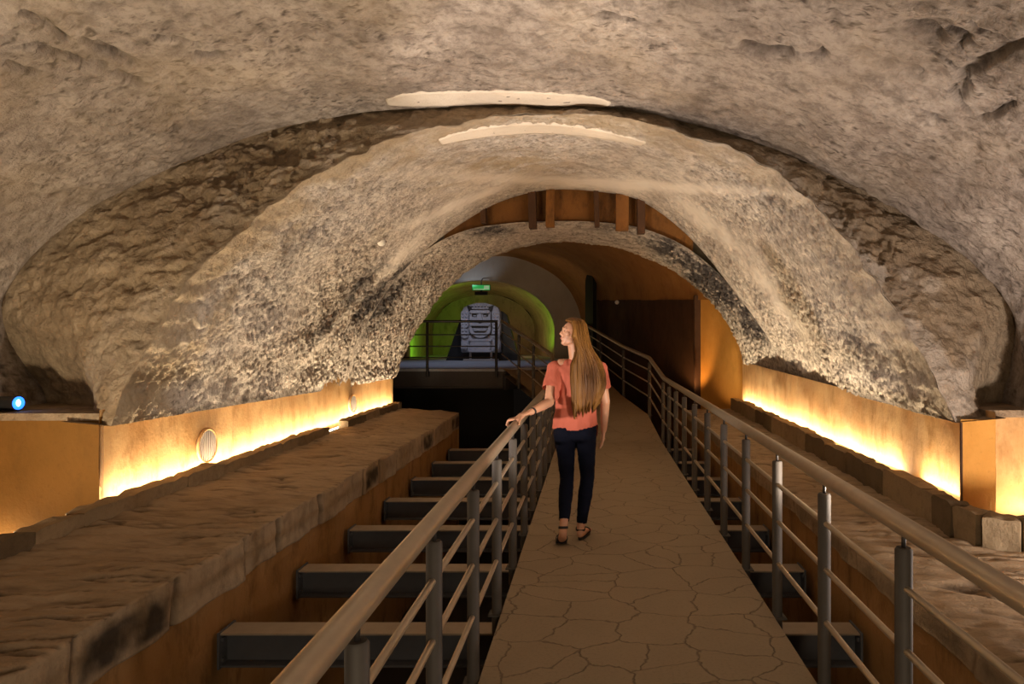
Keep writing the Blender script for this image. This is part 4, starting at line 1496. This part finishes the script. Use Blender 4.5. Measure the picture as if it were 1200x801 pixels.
lock3 = perlin(np.stack([ca * 22 + 3 + 0 * rz[:, :1], sa * 22 + 0 * rz[:, :1], rz[:, :1] * .8 + 0 * ca], -1))
G[..., 2] = rz[:, :1] + (.07 * lock2 + .05 * lock3 + .035 * ca) * np.clip((1.2 - rz[:, :1]) / .16, 0, 1)
# open the cap over the face: pull points in front of the hairline back into the head
fd = Vector(head_pt(1, 0, 0)) - hd
fdn = np.array(fd.normalized()); hdw = np.array(hd) + np.array((-.14, 5.33, 0))
v = G - hdw
fwd = v @ fdn
up_ = v[..., 2]
lim = .030 + .30 * np.clip(up_ - .045, 0, 1)
lim = np.where(up_ < -.02, .012 - .3 * (-.02 - up_), lim)
excess = np.clip(fwd - lim, 0, None) * np.clip((G[..., 2] - 1.38) / .10, 0, 1) * np.clip((1.715 - G[..., 2]) / .02, 0, 1)
G = G - excess[..., None] * fdn * 1.0
G = G - np.array((-.14, 5.33, 0))
hair_o = grid('hair', G, M_hair, woman, closed_v=True)
bm = bmesh.new()
for k in range(260):
    j0 = random.uniform(0, na)
    k0 = int(random.uniform(6, 50)); k1 = int(random.uniform(88, 118))
    off = random.uniform(.0005, .005); dj = random.uniform(-2.5, 2.5); ph = random.uniform(0, 6)
    pts = []
    for i in np.linspace(k0, k1, 22):
        jj = (j0 + dj * math.sin(i * .05 + ph)) % na
        a_, b_ = int(jj) % na, (int(jj) + 1) % na
        p = G[int(i), a_] * (1 - jj % 1) + G[int(i), b_] * (jj % 1)
        cpt = G[int(i)].mean(0)
        w_ = p - cpt; w_[2] = 0
        pts.append(tuple(p + w_ / (np.linalg.norm(w_) + 1e-6) * off * min(1, (i - k0) / 8)))
    if min(q[2] for q in pts[:1]) > 1.44 and (np.array(pts[0]) - np.array(hd)) @ fdn > .02:
        continue
    rr_ = random.uniform(.0018, .0042)
    add_tube(bm, pts, [rr_ * min(1, .3 + .12 * i) * (1 if i < 16 else (22 - i) / 6.5 + .05) for i in range(22)], 5)
done('hair_lock', bm, M_hair, hair_o, smooth=True)

# sandals
def sole_outline(n=28, L=.245, wf=.048, wh=.034):
    out = []
    for k in range(n):
        a = 2 * PI * k / n
        y = -math.cos(a) * L / 2
        w = wh + (wf - wh) * sstep(-.04, .07, y)
        out.append((float(math.sin(a) * w * (1.0 - .12 * abs(math.cos(a)) ** 4)), y))
    return out


def sandal(M, bend, label=None):
    ol = sole_outline()
    bm = bmesh.new()
    add_prism(bm, ol, -.016, 0)
    bmesh.ops.subdivide_edges(bm, edges=bm.edges, cuts=1)
    for v in bm.verts:
        t = v.co.y - .055
        if bend and t < 0:
            c = Vector((v.co.x, t * math.cos(bend) - v.co.z * math.sin(bend) * -1 + .055, v.co.z * math.cos(bend) - t * math.sin(bend)))
            v.co = c
    bm.transform(M)
    s = done('sandal', bm, M_sandal, woman)
    return s


ML = Matrix.Translation(rel(-.236, 5.165, .017)) @ Matrix.Rotation(math.radians(8), 4, 'Z')
sL = sandal(ML, math.radians(47))
MR = Matrix.Translation(rel(-.076, 5.425, .017)) @ Matrix.Rotation(math.radians(-12), 4, 'Z')
sR = sandal(MR, 0)


def ring_strap(c, r1, r2, nrm, parent, th=.006):
    c = Vector(c); nrm = Vector(nrm).normalized()
    a = nrm.cross(Vector((1, 0, 0))).normalized(); b = nrm.cross(a).normalized()
    pts = [c + a * r1 * math.cos(t) + b * r2 * math.sin(t) for t in np.linspace(0, 2 * PI, 25)]
    bm = bmesh.new()
    add_tube(bm, pts, [(.003, .010)] * 25, 8, False, tuple(nrm))
    done('strap', bm, M_sandal, parent, smooth=True)


ring_strap(Vector(ankL) + Vector((-.002, -.012, -.012)), .034, .034, (0, .25, 1), sL)
ring_strap(rel(-.238, 5.19, .052), .034, .044, (0, 1, -.6), sL)
ring_strap(Vector(ankR) + Vector((0, .0, -.005)), .038, .036, (0, -.15, 1), sR)
ring_strap(rel(-.064, 5.475, .034), .028, .043, (.1, 1, .2), sR)
# wrist band
ring_strap(Vector(wrL) + Vector((.012, .02, .002)), .027, .028, Vector(wrL) - Vector(elL), woman)

# ------------------------------------------------------------------ world, camera, view
w = bpy.data.worlds.new('world')
S.world = w
w.use_nodes = True
w.node_tree.nodes['Background'].inputs[0].default_value = (.012, .009, .007, 1)
w.node_tree.nodes['Background'].inputs[1].default_value = .3

cam = bpy.data.cameras.new('camera')
co_ = bpy.data.objects.new('camera', cam); COL.objects.link(co_)
co_.location = (0, 0, H)
co_.rotation_euler = (PI / 2, 0, 0)
cam.sensor_width = 36
cam.lens = 36 * F_PX / 1200
cam.shift_x = (600 - CX) / 1200
cam.shift_y = (CY - 400.5) / 1200
cam.clip_start = .05
S.camera = co_
S.view_settings.view_transform = 'Standard'
S.view_settings.look = 'None'
S.view_settings.gamma = 1
S.view_settings.exposure = 0
S.view_settings.use_curve_mapping = False
S.cycles.max_bounces = 8
S.cycles.diffuse_bounces = 5
S.cycles.sample_clamp_indirect = 6
S.cycles.use_denoising = True
